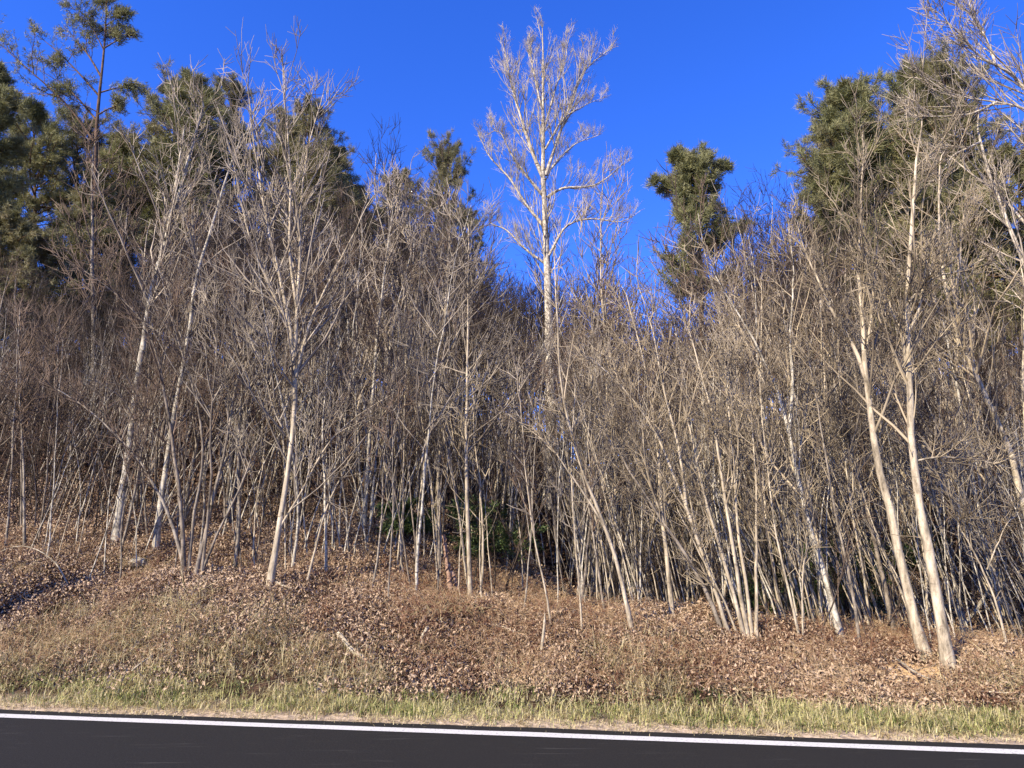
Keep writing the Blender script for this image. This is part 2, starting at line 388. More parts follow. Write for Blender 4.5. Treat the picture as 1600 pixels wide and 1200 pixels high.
c = mixc(t, ramp(t, [(0.60, (0, 0, 0)), (0.75, (0.6, 0.6, 0.6))], nv), c, (0.36, 0.33, 0.29))
t.links.new(c, b.inputs['Base Color'])
tag(link('road_edge_line', strip('road_edge_line', -0.095, 0.065, 0.004, m, 0.007)), kind='structure')

# ------------------------------------------------------------------ bare trees
LAND = []     # (u, phrase) of trees that others are described by
def px2m(px, Y): return px * Y / FPX / 0.985
def hero(name, label, stems, limbs=(), mat='cream', tw='twigl', dens=1.0, Y=None, cat='tree', group=None, phrase=None, wpx=10,
         base=None, rmin=None, l1=0.34, n1=16, ang=40, up=0.10, t0=0.35, seed=None, n3=2, part_limbs=True, lk=1.5):
    """stems: list of (pixel polyline base->top, base width px, top width px). The first point is where it stands."""
    b0 = stems[0][0][0]
    g = ground(*b0) if Y is None else None
    if g is None:
        p = at(b0[0], b0[1], Y); z = float(height(p[0], p[1])); g = np.array([p[0], Y, z])
    Y = g[1]
    root = link(name, None, loc=g); tag(root, label, cat, group)
    rmin = rmin or max(0.0052, 0.00048 * Y)
    allP = []; 
    tb = Tubes()
    stem_list = []
    for k, (pl, w0, w1) in enumerate(stems):
        pts = [at(u, v, Y + 0.0 * i) for i, (u, v) in enumerate(pl)]
        first = pts[0]
        if k == 0 or pl[0][1] > b0[1] - 25:      # rooted stems are pushed into the ground
            pts[0] = np.array([first[0], Y, float(height(first[0], Y)) - 0.05])
        P, L = resample(pts, 16)
        # gentle depth wander so that stems are truly three dimensional
        wv = np.cumsum(rng.normal(0, 0.035, 16)) * (L / 8); wv -= wv[0]
        if k > 0 and pl[0][1] < b0[1] - 25: 
            j = min(stem_list, key=lambda q: np.min(np.linalg.norm(q - pts[0], axis=1))) 
            wv = wv + (j[np.argmin(np.linalg.norm(j - pts[0], axis=1)), 1] - pts[0][1])
        P[:, 1] += wv
        P += np.cumsum(rng.normal(0, 0.012, P.shape), axis=0) * np.array([1, 0.5, 0]) * (np.linspace(0, 1, 16)[:, None])
        w0 = w0 * (0.72 if w0 > 12 else 0.86)
        r0 = px2m(w0, Y) / 2; r1 = px2m(w1 * 0.5, Y) / 2
        R = r0 + (r1 - r0) * np.linspace(0, 1, 16) ** 0.9
        if k == 0 or pl[0][1] > b0[1] - 25: R[0] *= 1.45; R[1] *= 1.08
        R = np.maximum(R, rmin * 1.2)
        # the leader runs out into a fine tip
        tbk = Tubes(); tbk.add(P, R, 9 if w0 > 12 else 6, 0.07)
        tip = grow(P[-1:], unit(P[-1:] - P[-2:-1]), np.array([L * 0.05]), 5, 0.1, 0.25); tbk.add(tip, taper([R[-1]], 5, 0.4), 5)
        link('trunk' if k == 0 or w0 > 9 and pl[0][1] > b0[1] - 25 else ('stem' if pl[0][1] > b0[1] - 25 else 'limb'), tbk.mesh('trunk', M[mat], g), root)
        stem_list.append(P); allP.append((P, R, L, t0 if (k == 0 or pl[0][1] > b0[1] - 25) else 0.12))
    for (P, R, L, tt) in allP:
        cnt = max(3, int(n1 * dens * min(1.3, 0.35 + L / 8)))
        lf_ = l1 if tt == t0 else l1 * lk
        p, d, l, r = kids(P[None], R[None], np.array([L]), np.array([cnt]), tt, 0.99, ang if tt == t0 else 36, lf_, 0.011)
        d[:, 2] += 0.25; d = unit(d)
        P1 = grow(p, d, l, 7, up, 0.10); R1 = taper(np.maximum(r, rmin * 1.6), 7, 0.3)
        tb.add(P1, R1, 4)
        twigs_on(tb, P1, R1, l, rmin, 5 * min(1, dens + .2), n3, 36, up * 0.8)
        # short spurs straight off the trunk
        p, d, l, r = kids(P[None], R[None], np.array([L]), np.array([int(10 * dens)]), tt * 0.6, 0.95, 60, 0.07, 0.01)
        tb.add(grow(p, d, np.maximum(l, .15), 4, 0.05, 0.2), taper(np.full(len(p), rmin * 1.2), 4, 0.6), 3)
    link('crown', tb.mesh('crown', M[tw], g), root)
    if phrase: LAND.append((b0[0], Y, phrase))
    return root

# left slope
hero('birch_tree', 'pale birch leaning right with a double stem, its foot up the left slope',
     [([(180, 850), (192, 760), (205, 700), (225, 560), (245, 440), (275, 330), (300, 240), (318, 170)], 17, 7),
      ([(228, 550), (236, 480), (262, 400), (283, 300), (296, 210)], 10, 4)], mat='birch', tw='twig', phrase='the double birch', n1=18, t0=0.45)
hero('birch_tree', 'slender pale birch leaning right, just right of the double birch',
     [([(243, 862), (262, 720), (280, 620), (297, 540), (315, 440), (333, 380), (352, 320), (385, 230)], 12, 5),
      ([(283, 610), (298, 560), (305, 470), (310, 390)], 5, 2)], mat='birch', tw='twig', phrase='the slender birch', n1=14, t0=0.45)
hero('maple_tree', 'grey clump of arching stems forking low at the lip of the left bank',
     [([(292, 905), (284, 870), (270, 815), (240, 755), (205, 705), (150, 650), (90, 610)], 8, 3),
      ([(288, 906), (289, 800), (276, 700), (258, 590), (240, 520), (200, 470), (130, 425)], 9, 3),
      ([(295, 905), (296, 820), (318, 740), (312, 650), (290, 580), (262, 500), (240, 420)], 7, 2.5)], mat='grey', tw='twigb', phrase='the arching left clump', n1=15)
hero('maple_tree', 'clump of pale spreading stems right beside the arching left clump',
     [([(305, 905), (325, 800), (352, 700), (362, 600), (385, 530), (420, 450)], 8, 3),
      ([(310, 908), (340, 830), (378, 760), (405, 690), (430, 640)], 6, 2.5),
      ([(314, 905), (330, 780), (330, 680), (343, 560), (335, 440), (345, 330)], 6, 2)], mat='grey', tw='twig', phrase='the spreading left clump', n1=14)
hero('maple_tree', 'large pale forked tree with wide vase of branches, left of the photo',
     [([(420, 922), (433, 830), (450, 740), (463, 640), (463, 570), (456, 500), (440, 440), (415, 350), (402, 250), (390, 130)], 14.5, 4),
      ([(463, 590), (478, 520), (500, 470), (545, 390), (590, 310)], 8, 3),
      ([(462, 560), (464, 470), (470, 370), (468, 290), (480, 200), (500, 130)], 8, 2.5),
      ([(456, 510), (430, 470), (395, 390), (370, 310), (355, 240)], 7, 2),
      ([(464, 480), (450, 390), (458, 280), (447, 190), (445, 110)], 7, 2),
      ([(433, 830), (470, 770), (500, 700), (545, 650), (600, 620)], 5, 2)],
     mat='cream', tw='twig', phrase='the big forked maple', n1=16, dens=1.1)
hero('young_tree', 'thin crooked stem bending right, at the foot of the big forked maple',
     [([(478, 916), (493, 855), (508, 790), (532, 740), (556, 690), (600, 640)], 5, 2)], mat='cream', tw='twig', n1=10)
hero('young_tree', 'pair of straight pale stems rising side by side, left of centre',
     [([(566, 885), (571, 800), (578, 700), (586, 600), (594, 500), (604, 400), (618, 300)], 8, 3),
      ([(576, 890), (580, 790), (588, 690), (598, 590), (612, 480), (640, 380)], 5, 2)], mat='birch', tw='twig', Y=14.0, phrase='the pair of straight stems', n1=18, t0=0.4)
hero('sapling', 'whip-thin sapling on the bank crest right of the pair of straight stems',
     [([(606, 950), (608, 880), (612, 800), (610, 700), (617, 620)], 3.5, 1.5)], mat='grey', tw='twigb', n1=8)
hero('young_tree', 'narrow straight grey tree between the paired stems and centre',
     [([(678, 897), (682, 800), (688, 700), (692, 600), (695, 480), (702, 380), (700, 300)], 7, 2.5)], mat='cream', tw='twig', Y=14.5, phrase='the narrow straight tree', n1=16)
hero('maple_tree', 'upright pale tree with tiered side branches beside the vine-wrapped stub',
     [([(735, 945), (733, 850), (728, 760), (727, 680), (730, 600), (732, 500), (735, 420), (738, 360)], 9, 3)],
     mat='cream', tw='twig', phrase='the tiered upright tree', n1=24, ang=55, l1=0.36, t0=0.3, dens=1.2)

# the tall tree in the middle
YT = 27.0
hero('sycamore_tree', 'tallest tree, white-limbed and standing high above the centre of the wood',
     [([(858, 872), (860, 800), (862, 700), (860, 600), (858, 480), (853, 360), (850, 270), (849, 180), (851, 100), (848, 40)], 30, 3),
      ([(851, 275), (838, 250), (820, 200), (803, 150), (790, 95), (783, 65)], 9, 2),
      ([(851, 300), (830, 275), (800, 235), (780, 190), (765, 200)], 7, 2),
      ([(853, 350), (820, 310), (795, 268), (765, 240), (748, 200)], 7, 2),
      ([(853, 268), (872, 210), (893, 155), (905, 115), (930, 90), (958, 72)], 8, 2),
      ([(856, 300), (878, 284), (930, 284), (965, 262), (985, 240)], 7, 2),
      ([(855, 265), (880, 235), (905, 215), (940, 205)], 5, 2),
      ([(850, 200), (870, 130), (885, 95), (890, 55)], 5, 1.5),
      ([(850, 180), (835, 120), (828, 80), (822, 55)], 5, 1.5),
      ([(858, 395), (885, 345), (925, 335), (975, 345), (1000, 325)], 6, 2),
      ([(856, 410), (820, 385), (790, 350), (760, 345), (775, 325)], 6, 2),
      ([(852, 230), (880, 180), (915, 160), (945, 150)], 5, 1.5)],
     mat='syc', tw='twigp', Y=YT, phrase='the tall central sycamore', n1=26, t0=0.42, dens=1.25, l1=0.19, n3=3, rmin=0.0052, lk=2.1, up=0.22, ang=34)

# centre and right
hero('young_tree', 'pale stem curving away to the left in front of the tall central sycamore',
     [([(990, 996), (976, 920), (960, 860), (932, 790), (906, 730), (882, 640), (874, 560), (872, 470), (868, 400)], 8, 3),
      ([(950, 835), (925, 790), (893, 740), (860, 690), (800, 650)], 5, 2)], mat='cream', tw='twigl', phrase='the curving pale stem', n1=9, dens=.7)
hero('young_tree', 'straight light stem standing right of the tall central sycamore',
     [([(950, 905), (946, 760), (951, 620), (947, 500), (942, 390), (945, 310)], 7, 3)], mat='cream', tw='twigl', Y=17, phrase='the straight light stem', n1=20)
hero('young_tree', 'slim stem leaning left, left neighbour of the curving pale stem',
     [([(946, 965), (935, 890), (925, 830), (915, 760), (895, 690), (885, 600)], 5, 2)], mat='grey', tw='twigb', n1=7, dens=.6)
hero('young_tree', 'thin upright stem at the bank crest right of the sycamore trunk',
     [([(910, 995), (907, 930), (900, 860), (893, 790), (890, 700), (896, 600)], 4, 2)], mat='cream', tw='twig', n1=6, dens=.6)
hero('young_tree', 'thin bowed stem at the bank crest right below the sycamore trunk',
     [([(862, 985), (856, 930), (843, 880), (830, 800), (822, 700), (815, 600)], 4, 2)], mat='cream', tw='twig', n1=6, dens=.6)
hero('maple_tree', 'grey tree bent far left in a long arc, right of centre',
     [([(1132, 993), (1108, 930), (1072, 870), (1040, 825), (1012, 785), (970, 720), (930, 640)], 9, 3),
      ([(1040, 825), (1010, 740), (1000, 650), (985, 560)], 5, 2)], mat='grey', tw='twigl', phrase='the far-bent grey tree', n1=14)
hero('maple_tree', 'pale tree sweeping left beside the far-bent grey tree',
     [([(1142, 998), (1112, 900), (1088, 840), (1062, 770), (1032, 690), (1002, 640), (960, 590), (925, 560)], 8, 3),
      ([(1070, 790), (1060, 700), (1035, 620), (1020, 520), (1000, 430)], 6, 2)], mat='cream', tw='twigl', phrase='the sweeping pale tree', n1=14)
hero('young_tree', 'straight cream stem left of the sweeping clump, right of centre',
     [([(1050, 967), (1046, 900), (1036, 820), (1033, 720), (1022, 620), (1003, 520), (985, 460)], 9, 3)], mat='cream', tw='twigl', phrase='the straight cream stem', n1=14)
hero('maple_tree', 'sheaf of pale stems fanning left from one root, right of centre',
     [([(1165, 1002), (1140, 900), (1122, 840), (1100, 760), (1085, 680), (1060, 580)], 8, 2.5),
      ([(1170, 1004), (1158, 930), (1142, 850), (1132, 760), (1120, 660), (1090, 560), (1070, 470)], 8, 2.5),
      ([(1176, 1003), (1168, 920), (1152, 840), (1150, 740), (1140, 640), (1130, 540)], 7, 2.5),
      ([(1182, 1000), (1180, 900), (1183, 800), (1175, 690), (1170, 590)], 7, 2),
      ([(1158, 1000), (1125, 920), (1095, 860), (1065, 800)], 5, 2)], mat='cream', tw='twigl', phrase='the fanning sheaf of stems', n1=12)
hero('young_tree', 'thin straight stem between the fanning sheaf and the leaning grey trunk',
     [([(1250, 1002), (1236, 930), (1222, 880), (1205, 800), (1200, 700), (1190, 600)], 5, 2),
      ([(1254, 1000), (1253, 900), (1262, 830), (1258, 760)], 4, 1.5)], mat='cream', tw='twigl', n1=11)
hero('maple_tree', 'speckled grey trunk leaning left in front of dark evergreens',
     [([(1318, 1008), (1302, 935), (1284, 880), (1262, 810), (1246, 740), (1236, 670), (1225, 620), (1207, 565), (1165, 500), (1120, 430)], 14, 4),
      ([(1236, 670), (1245, 600), (1240, 520), (1250, 440), (1245, 360)], 7, 3)], mat='birch', tw='twigl', phrase='the leaning speckled trunk', n1=18)
hero('young_tree', 'thin grey stem close right of the leaning speckled trunk',
     [([(1346, 1018), (1337, 960), (1328, 880), (1308, 800), (1295, 700), (1275, 600), (1265, 500)], 6, 2)], mat='grey', tw='twigl', n1=12)
hero('young_tree', 'grey stem behind and left of the first thick cream trunk',
     [([(1400, 1003), (1390, 940), (1372, 870), (1352, 800), (1330, 700), (1310, 600), (1285, 500), (1268, 400)], 9, 3)], mat='grey', tw='twigl', phrase='the stem beside the thick trunks', n1=14)
hero('maple_tree', 'thick cream trunk leaning left, its foot on the bare clay',
     [([(1448, 1030), (1426, 940), (1405, 860), (1386, 760), (1366, 680), (1352, 600), (1351, 540), (1346, 440), (1348, 330), (1355, 230)], 21, 5),
      ([(1352, 590), (1333, 535), (1302, 485), (1272, 420), (1250, 350)], 9, 3),
      ([(1354, 545), (1366, 450), (1376, 390), (1377, 300)], 7, 3)], mat='cream', tw='twigl', phrase='the first thick cream trunk', n1=18)
hero('maple_tree', 'thick cream trunk with dark curved limbs, right of its leaning twin',
     [([(1483, 1048), (1467, 945), (1451, 850), (1437, 780), (1431, 700), (1423, 600), (1420, 500), (1424, 400), (1427, 300), (1440, 200)], 23, 6),
      ([(1421, 575), (1412, 520), (1392, 480), (1386, 450), (1356, 430)], 7, 2.5),
      ([(1421, 520), (1440, 482), (1448, 430), (1450, 380)], 6, 2.5),
      ([(1432, 720), (1470, 712), (1530, 716), (1590, 730)], 4, 1.5),
      ([(1422, 470), (1460, 430), (1510, 420), (1560, 385)], 5, 2)], mat='cream', tw='twigl', phrase='the second thick cream trunk', n1=18)
hero('maple_tree', 'cream tree leaning in from the right edge with a forked top',
     [([(1655, 960), (1600, 770), (1582, 695), (1556, 632), (1532, 580), (1510, 545), (1490, 500), (1478, 440), (1474, 350), (1478, 260)], 19, 5),
      ([(1505, 540), (1500, 470), (1503, 400), (1515, 300)], 9, 3),
      ([(1490, 500), (1462, 480), (1430, 440), (1400, 400)], 6, 2)], mat='cream', tw='twigl', Y=10.5, phrase='the tree leaning in from the right', n1=18)
hero('young_tree', 'straight pale trunk cut by the right edge of the photo',
     [([(1606, 1010), (1602, 850), (1598, 700), (1600, 560), (1590, 420)], 10, 4)], mat='cream', tw='twigl', Y=11.5, n1=14)
hero('young_tree', 'speckled slim tree leaning left behind the two thick cream trunks',
     [([(1560, 985), (1545, 900), (1530, 800), (1510, 700), (1490, 590), (1470, 480), (1450, 400)], 8, 3)], mat='birch', tw='twigl', Y=13.5, phrase='the slim tree behind the thick trunks', n1=14)
hero('young_tree', 'thin forked stem by the washed-out gully on the right',
     [([(1577, 1022), (1560, 950), (1545, 890), (1530, 860), (1510, 820), (1500, 760)], 5, 2),
      ([(1545, 890), (1570, 820), (1600, 790)], 3, 1.5)], mat='cream', tw='twigl', n1=10)
hero('sycamore_tree', 'white-limbed tree reaching in over the top right corner',
     [([(1760, 880), (1700, 640), (1640, 480), (1600, 390), (1574, 310), (1555, 250), (1540, 190)], 18, 7),
      ([(1640, 480), (1660, 330), (1640, 200), (1620, 160), (1560, 158), (1500, 155), (1465, 138), (1415, 105)], 11, 2.5),
      ([(1630, 190), (1600, 130), (1555, 100), (1515, 80), (1490, 45), (1438, 30)], 9, 2),
      ([(1555, 100), (1540, 50), (1520, 20), (1515, -10)], 6, 2),
      ([(1560, 158), (1520, 178), (1470, 182), (1420, 178)], 6, 2),
      ([(1545, 210), (1500, 230), (1480, 270)], 5, 2)],
     mat='syc', tw='twig', Y=16.0, phrase='the white-limbed corner tree', n1=20, t0=0.3)
hero('oak_tree', 'dim brown trunk far up the left slope beyond the birches',
     [([(135, 725), (145, 640), (148, 500), (145, 350), (150, 240)], 11, 6)], mat='grey', tw='twigb', Y=29, phrase='the brown trunk up the slope', n1=18)
hero('oak_tree', 'rough dark trunk on the left slope right behind the double birch',
     [([(160, 700), (172, 590), (180, 480), (190, 380), (200, 300)], 10, 5)], mat='grey', tw='twigb', Y=31, n1=18)
for k, (u, v, w_, lean) in enumerate([(15, 830, 5, 12), (42, 850, 6, -6), (62, 835, 4, 22), (28, 868, 4, 8)]):
    hero('young_tree', ['reddish stem nearest the left edge of the photo', 'pale broken-topped stem, second of the thin stems at the left edge',
         'thin stem slanting right, farthest right of the left-edge stems', 'lowest-standing thin stem among those at the left edge'][k],
         [([(u, v), (u + lean * .4, v - 110), (u + lean, v - 230), (u + lean * 1.4, v - 340)], w_, 2)], mat='grey', tw='twigb', n1=12, Y=12.5 + k * .4,
         group='thin stems at the left edge')

# ------------------------------------------------------------------ repeated bare trees (copies of prototypes)
def proto_tree(H, r0, mat, tw, lean=0.06, n1=20, ang=42, up=0.10, t0=0.3, forks=0, n2=5, n3=2, l1=0.40, wob=0.05, rmin=0.0055, name='bare_tree'):
    P = grow(np.zeros((1, 3)) - [[0, 0, 0.15]], np.array([[rng.normal(0, lean), rng.normal(0, lean), 1.0]]), np.array([H]), 18, 0.05, wob)
    R = taper([r0], 18, 0.14, 0.9); R[0, 0] *= 1.4
    tk = Tubes(); tk.add(P, R, 6, 0.06)
    tb = Tubes(); fam = [(P, R, np.array([H]))]
    if forks:
        p, d, l, r = kids(P, R, np.array([H]), np.array([forks]), 0.15, 0.5, 20, 0.62, 0.016)
        Pf = grow(p, d, np.maximum(l, H * .35), 12, 0.06, 0.07); Rf = taper(np.maximum(r, r0 * 0.45), 12, 0.2); tk.add(Pf, Rf, 5, 0.05); fam.append((Pf, Rf, np.maximum(l, H * .35)))
    for (A, B_, L_) in fam:
        p, d, l, r = kids(A, B_, L_, np.full(len(A), n1 if len(A) == 1 else n1 // 2), t0, 0.99, ang, l1, 0.011)
        d[:, 2] += 0.2; P1 = grow(p, unit(d), l, 7, up, 0.10); R1 = taper(np.maximum(r, rmin * 1.7), 7, 0.3); tb.add(P1, R1, 3)
        twigs_on(tb, P1, R1, l, rmin, n2, n3, 36, up * 0.9)
    return (tk.mesh('trunk', M[mat]), tb.mesh('crown', M[tw]), H, mat)
PT = []
for k in range(14):
    mt = ['cream', 'grey', 'birch', 'grey', 'cream', 'grey'][k % 6]; tw_ = ['twigl', 'twigb', 'twig', 'twigb', 'twig', 'twig'][k % 6]
    PT.append(proto_tree(10.0, rng.uniform(0.04, 0.075), mt, tw_, lean=0.10, n1=int(rng.integers(13, 21)), ang=rng.uniform(34, 52), up=rng.uniform(0.04, 0.14),
                         t0=rng.uniform(0.2, 0.42), forks=[0, 2, 0, 3, 1, 0][k % 6], wob=rng.uniform(0.03, 0.07), rmin=0.0068))
SKY = np.array([(-300, 150), (0, 190), (100, 170), (200, 120), (300, 105), (400, 110), (450, 95), (530, 150), (560, 250), (600, 225), (650, 205), (700, 262), (740, 330), (780, 385), (820, 400),
       (900, 345), (950, 325), (1000, 370), (1030, 440), (1060, 450), (1150, 400), (1180, 290), (1230, 265), (1300, 210), (1400, 170), (1450, 130), (1500, 70), (1600, 10), (1900, -60)], float)
BSKY = np.array([(-300, 330), (0, 390), (100, 430), (170, 400), (230, 340), (300, 290), (380, 300), (450, 300), (530, 310), (580, 300), (650, 235), (700, 300), (740, 345), (780, 395),
       (900, 360), (950, 335), (1000, 385), (1030, 445), (1080, 455), (1150, 420), (1190, 300), (1250, 280), (1300, 330), (1400, 370), (1500, 430), (1600, 440), (1900, 400)], float)
def sky_h(x, y, z):
    u, _ = project(np.array([x, y, z])); v = np.interp(u, BSKY[:, 0], BSKY[:, 1])
    r = ray(u, v); return EYE + r[2] * y / r[1] - z, u
placed = []
ROWS = [(3.4, 6.5, 78, 'in the front row on the bank crest'), (6.5, 12, 84, 'in the second row behind the crest'),
        (12, 21, 72, 'halfway up the slope'), (21, 34, 56, 'high up the wooded slope')]
trees = []
for ri, (d0, d1, cnt, rowtxt) in enumerate(ROWS):
    got = 0; tries = 0
    while got < cnt and tries < 4000:
        tries += 1
        d = rng.uniform(d0, d1); yy = 7.4 + d
        u = rng.uniform(-30, 1630)
        if abs(u - 862) < [34, 62, 62, 50][ri] and yy < YT + 1: continue
        if ri < 3 and 130 < u < 420 and rng.random() < .5: continue
        if ri == 0 and u < 580 and rng.random() < .75: continue
        if ri == 1 and u < 560 and rng.random() < .45: continue
        r = ray(u, 850); x = r[0] / r[1] * yy; y = yy
        s_, dr = sd(x, y)
        if dr < d0 or dr > d1 + 1: continue
        if any((x - a) ** 2 + (y - b_) ** 2 < (0.25 + 0.09 * d) ** 2 for a, b_ in placed): continue
        z = float(height(x, y)); Hs, uu = sky_h(x, y, z)
        Hm = min([rng.uniform(3.0, 9), rng.uniform(5, 12), rng.uniform(8, 16), rng.uniform(10, 18)][ri], Hs * rng.uniform(0.62, 1.0))
        if 760 < uu < 1180: Hm = min(Hm, Hs * rng.uniform(0.7, 0.95))
        if Hm < 2.2: continue
        placed.append((x, y)); trees.append((ri, uu, x, y, z, Hm)); got += 1
trees.sort(key=lambda q: (q[0], q[1]))
cntr = {}
ORD = ['first', 'second', 'third', 'fourth', 'fifth', 'sixth', 'seventh', 'eighth', 'ninth', 'tenth', 'eleventh', 'twelfth', 'thirteenth', 'fourteenth', 'fifteenth', 'sixteenth', 'seventeenth', 'eighteenth', 'nineteenth', 'twentieth']
LM = sorted((u, ph) for u, _, ph in LAND if u < 1600)
for (ri, uu, x, y, z, Hm) in trees:
    k = int(rng.integers(0, len(PT)))
    fat = 0.75 if ri == 0 else 1.0
    if uu < 560 and PT[k][3] == 'cream': k = (k + 1) % len(PT)
    if uu > 1000 and PT[k][3] == 'grey' and rng.random() < 0.75: k = 4 if rng.random() < .5 else 0
    tk, cr, H0, mt = PT[k]
    sc_ = Hm / H0
    lean = rad(rng.normal(0, 3.5)) + (rad(rng.uniform(-13, -2)) if uu > 1000 else (rad(rng.uniform(-2, 9)) if uu < 500 else 0))
    o = link('bare_tree' if Hm > 4.5 else 'sapling', None, loc=(x, y, z))
    o.rotation_euler = (rad(rng.normal(3, 3)), lean, 0); o.scale = (sc_ * rng.uniform(.9, 1.25), sc_ * rng.uniform(.9, 1.25), sc_)
    a = link('trunk', tk, o); b_ = link('crown', cr, o); a.scale = (fat, fat, 1)
    dk = None if ri == 0 and rng.random() < .8 else ('twigb' if rng.random() < [1, .65, .2, .08][ri] else 'twigd')  # crowns farther back get darker twig colours in place of depth shade
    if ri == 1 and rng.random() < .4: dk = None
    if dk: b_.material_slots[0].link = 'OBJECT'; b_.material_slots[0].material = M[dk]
    a.rotation_euler[2] = b_.rotation_euler[2] = rng.uniform(0, 6.28)
    prev = [q for q in LM if q[0] <= uu]; ph = prev[-1][1] if prev else 'the left photo edge'
    key = (ri, ph); n = cntr.get(key, 0); cntr[key] = n + 1
    size = 'thin' if Hm < 6 else ('slim' if Hm < 10 else 'tall')
    colr = {'cream': 'tan', 'grey': 'grey', 'birch': 'pale'}[mt]
    kind_ = 'bare tree' if Hm > 4.5 else 'sapling'
    row = ['front row', 'second row', 'mid-slope row', 'highest row'][ri]
    tag(o, f"{size} {colr} {kind_}, {ORD[min(n, 19)]} right of {ph}, {row}", 'tree', 'bare trees filling the wood')

# ------------------------------------------------------------------ scattered stuff through geometry nodes
def scatter(name, pts, rots, scl, idx, protos, label=None):
    n = len(pts); me = bpy.data.meshes.new(name + '_points'); me.vertices.add(n); me.vertices.foreach_set('co', np.asarray(pts, np.float32).ravel())
    a = me.attributes.new('rot', 'FLOAT_VECTOR', 'POINT'); a.data.foreach_set('vector', np.asarray(rots, np.float32).ravel())
    a = me.attributes.new('scl', 'FLOAT_VECTOR', 'POINT'); a.data.foreach_set('vector', np.asarray(scl, np.float32).ravel())
    a = me.attributes.new('pick', 'INT', 'POINT'); a.data.foreach_set('value', np.asarray(idx, np.int32))
    o = link(name, me); tag(o, kind='stuff'); 
    if label: o['label'] = label
    g = bpy.data.node_groups.new(name + '_nodes', 'GeometryNodeTree')
    g.interface.new_socket('Geometry', in_out='INPUT', socket_type='NodeSocketGeometry'); g.interface.new_socket('Geometry', in_out='OUTPUT', socket_type='NodeSocketGeometry')
    gi = g.nodes.new('NodeGroupInput'); go = g.nodes.new('NodeGroupOutput')
    def attr(nm, ty):
        q = g.nodes.new('GeometryNodeInputNamedAttribute'); q.data_type = ty; q.inputs[0].default_value = nm
        return [s for s in q.outputs if s.enabled][0]
    join = g.nodes.new('GeometryNodeJoinGeometry')
    pk = attr('pick', 'INT'); rt = attr('rot', 'FLOAT_VECTOR'); sv = attr('scl', 'FLOAT_VECTOR')
    e2r = g.nodes.new('FunctionNodeEulerToRotation'); g.links.new(rt, e2r.inputs[0])
    for i, po in enumerate(protos):
        cmpn = g.nodes.new('FunctionNodeCompare'); cmpn.data_type = 'INT'; cmpn.operation = 'EQUAL'
        ins = [s for s in cmpn.inputs if s.enabled]; g.links.new(pk, ins[0]); ins[1].default_value = i
        inf = g.nodes.new('GeometryNodeObjectInfo'); inf.inputs['Object'].default_value = po; inf.inputs['As Instance'].default_value = True
        iop = g.nodes.new('GeometryNodeInstanceOnPoints')
        g.links.new(gi.outputs[0], iop.inputs['Points']); g.links.new(cmpn.outputs[0], iop.inputs['Selection']); g.links.new(inf.outputs['Geometry'], iop.inputs['Instance'])
        g.links.new(e2r.outputs[0], iop.inputs['Rotation']); g.links.new(sv, iop.inputs['Scale'])
        g.links.new(iop.outputs[0], join.inputs[0])
    g.links.new(join.outputs[0], go.inputs[0])
    md = o.modifiers.new('scatter', 'NODES'); md.node_group = g
    return o
def proto_obj(name, me): return bpy.data.objects.new(name, me)      # never linked: exists only as instances

# leaf clusters
def leaf_cluster(n, spread, size, mat, flat=0.6, hgt=0.03):
    c = np.stack([rng.uniform(-spread, spread, n), rng.uniform(-spread, spread, n), rng.uniform(0.0, hgt, n)], 1)
    nrm = unit(np.stack([rng.normal(0, flat, n), rng.normal(0, flat, n), np.ones(n)], 1)); a = unit(np.cross(nrm, rng.normal(0, 1, (n, 3)))); b_ = np.cross(nrm, a)
    L = size * rng.uniform(.6, 1.3, n)[:, None]; W = L * rng.uniform(.3, .55, n)[:, None]; fold = W * rng.uniform(0.1, .8, n)[:, None]; curl = L * rng.uniform(-.2, .5, n)[:, None]
    v = np.stack([c - a * L, c - a * L * .1 + b_ * W + nrm * fold, c + a * L + nrm * curl, c - a * L * .1 - b_ * W + nrm * fold, c + nrm * 0], 1)
    base = np.arange(n)[:, None] * 5
    f = np.concatenate([base + [0, 4, 1], base + [4, 2, 1], base + [0, 3, 4], base + [4, 3, 2]])
    return mesh_from('leaf_cluster', v, f, mat)
def blades(n, spread, hmin, hmax, wid, mat, lean=0.5, seg=3, flop=0.0):
    c = np.stack([rng.normal(0, spread, n), rng.normal(0, spread, n), np.zeros(n) - 0.01], 1)
    th = rng.uniform(0, 6.28, n); ln = np.abs(rng.normal(0, lean, n)); H = rng.uniform(hmin, hmax, n)
    dirh = np.stack([np.cos(th), np.sin(th), 0 * th], 1); side = np.stack([-np.sin(th), np.cos(th), 0 * th], 1)
    P = []
    for k in range(seg + 1):
        t_ = k / seg
        hor = ln * H * (t_ ** 1.7) + flop * H * t_ ** 2; ver = H * t_ * (1 - 0.35 * np.minimum(ln, 1.6) * t_)
        P.append(c + dirh * hor[:, None] + np.stack([0 * H, 0 * H, np.maximum(ver, 0.01 * (k > 0))], 1))
    vs_ = []; 
    for k in range(seg + 1):
        wv = wid * (1 - k / seg) ** 0.7 * rng.uniform(.7, 1.2, n)
        vs_ += [P[k] - side * wv[:, None], P[k] + side * wv[:, None]]
    V = np.stack(vs_, 1); m_ = 2 * (seg + 1); base = np.arange(n)[:, None] * m_
    f = np.concatenate([base + [2 * k, 2 * k + 1, 2 * k + 3, 2 * k + 2] for k in range(seg)])
    return mesh_from('grass_tuft', V, f, mat)
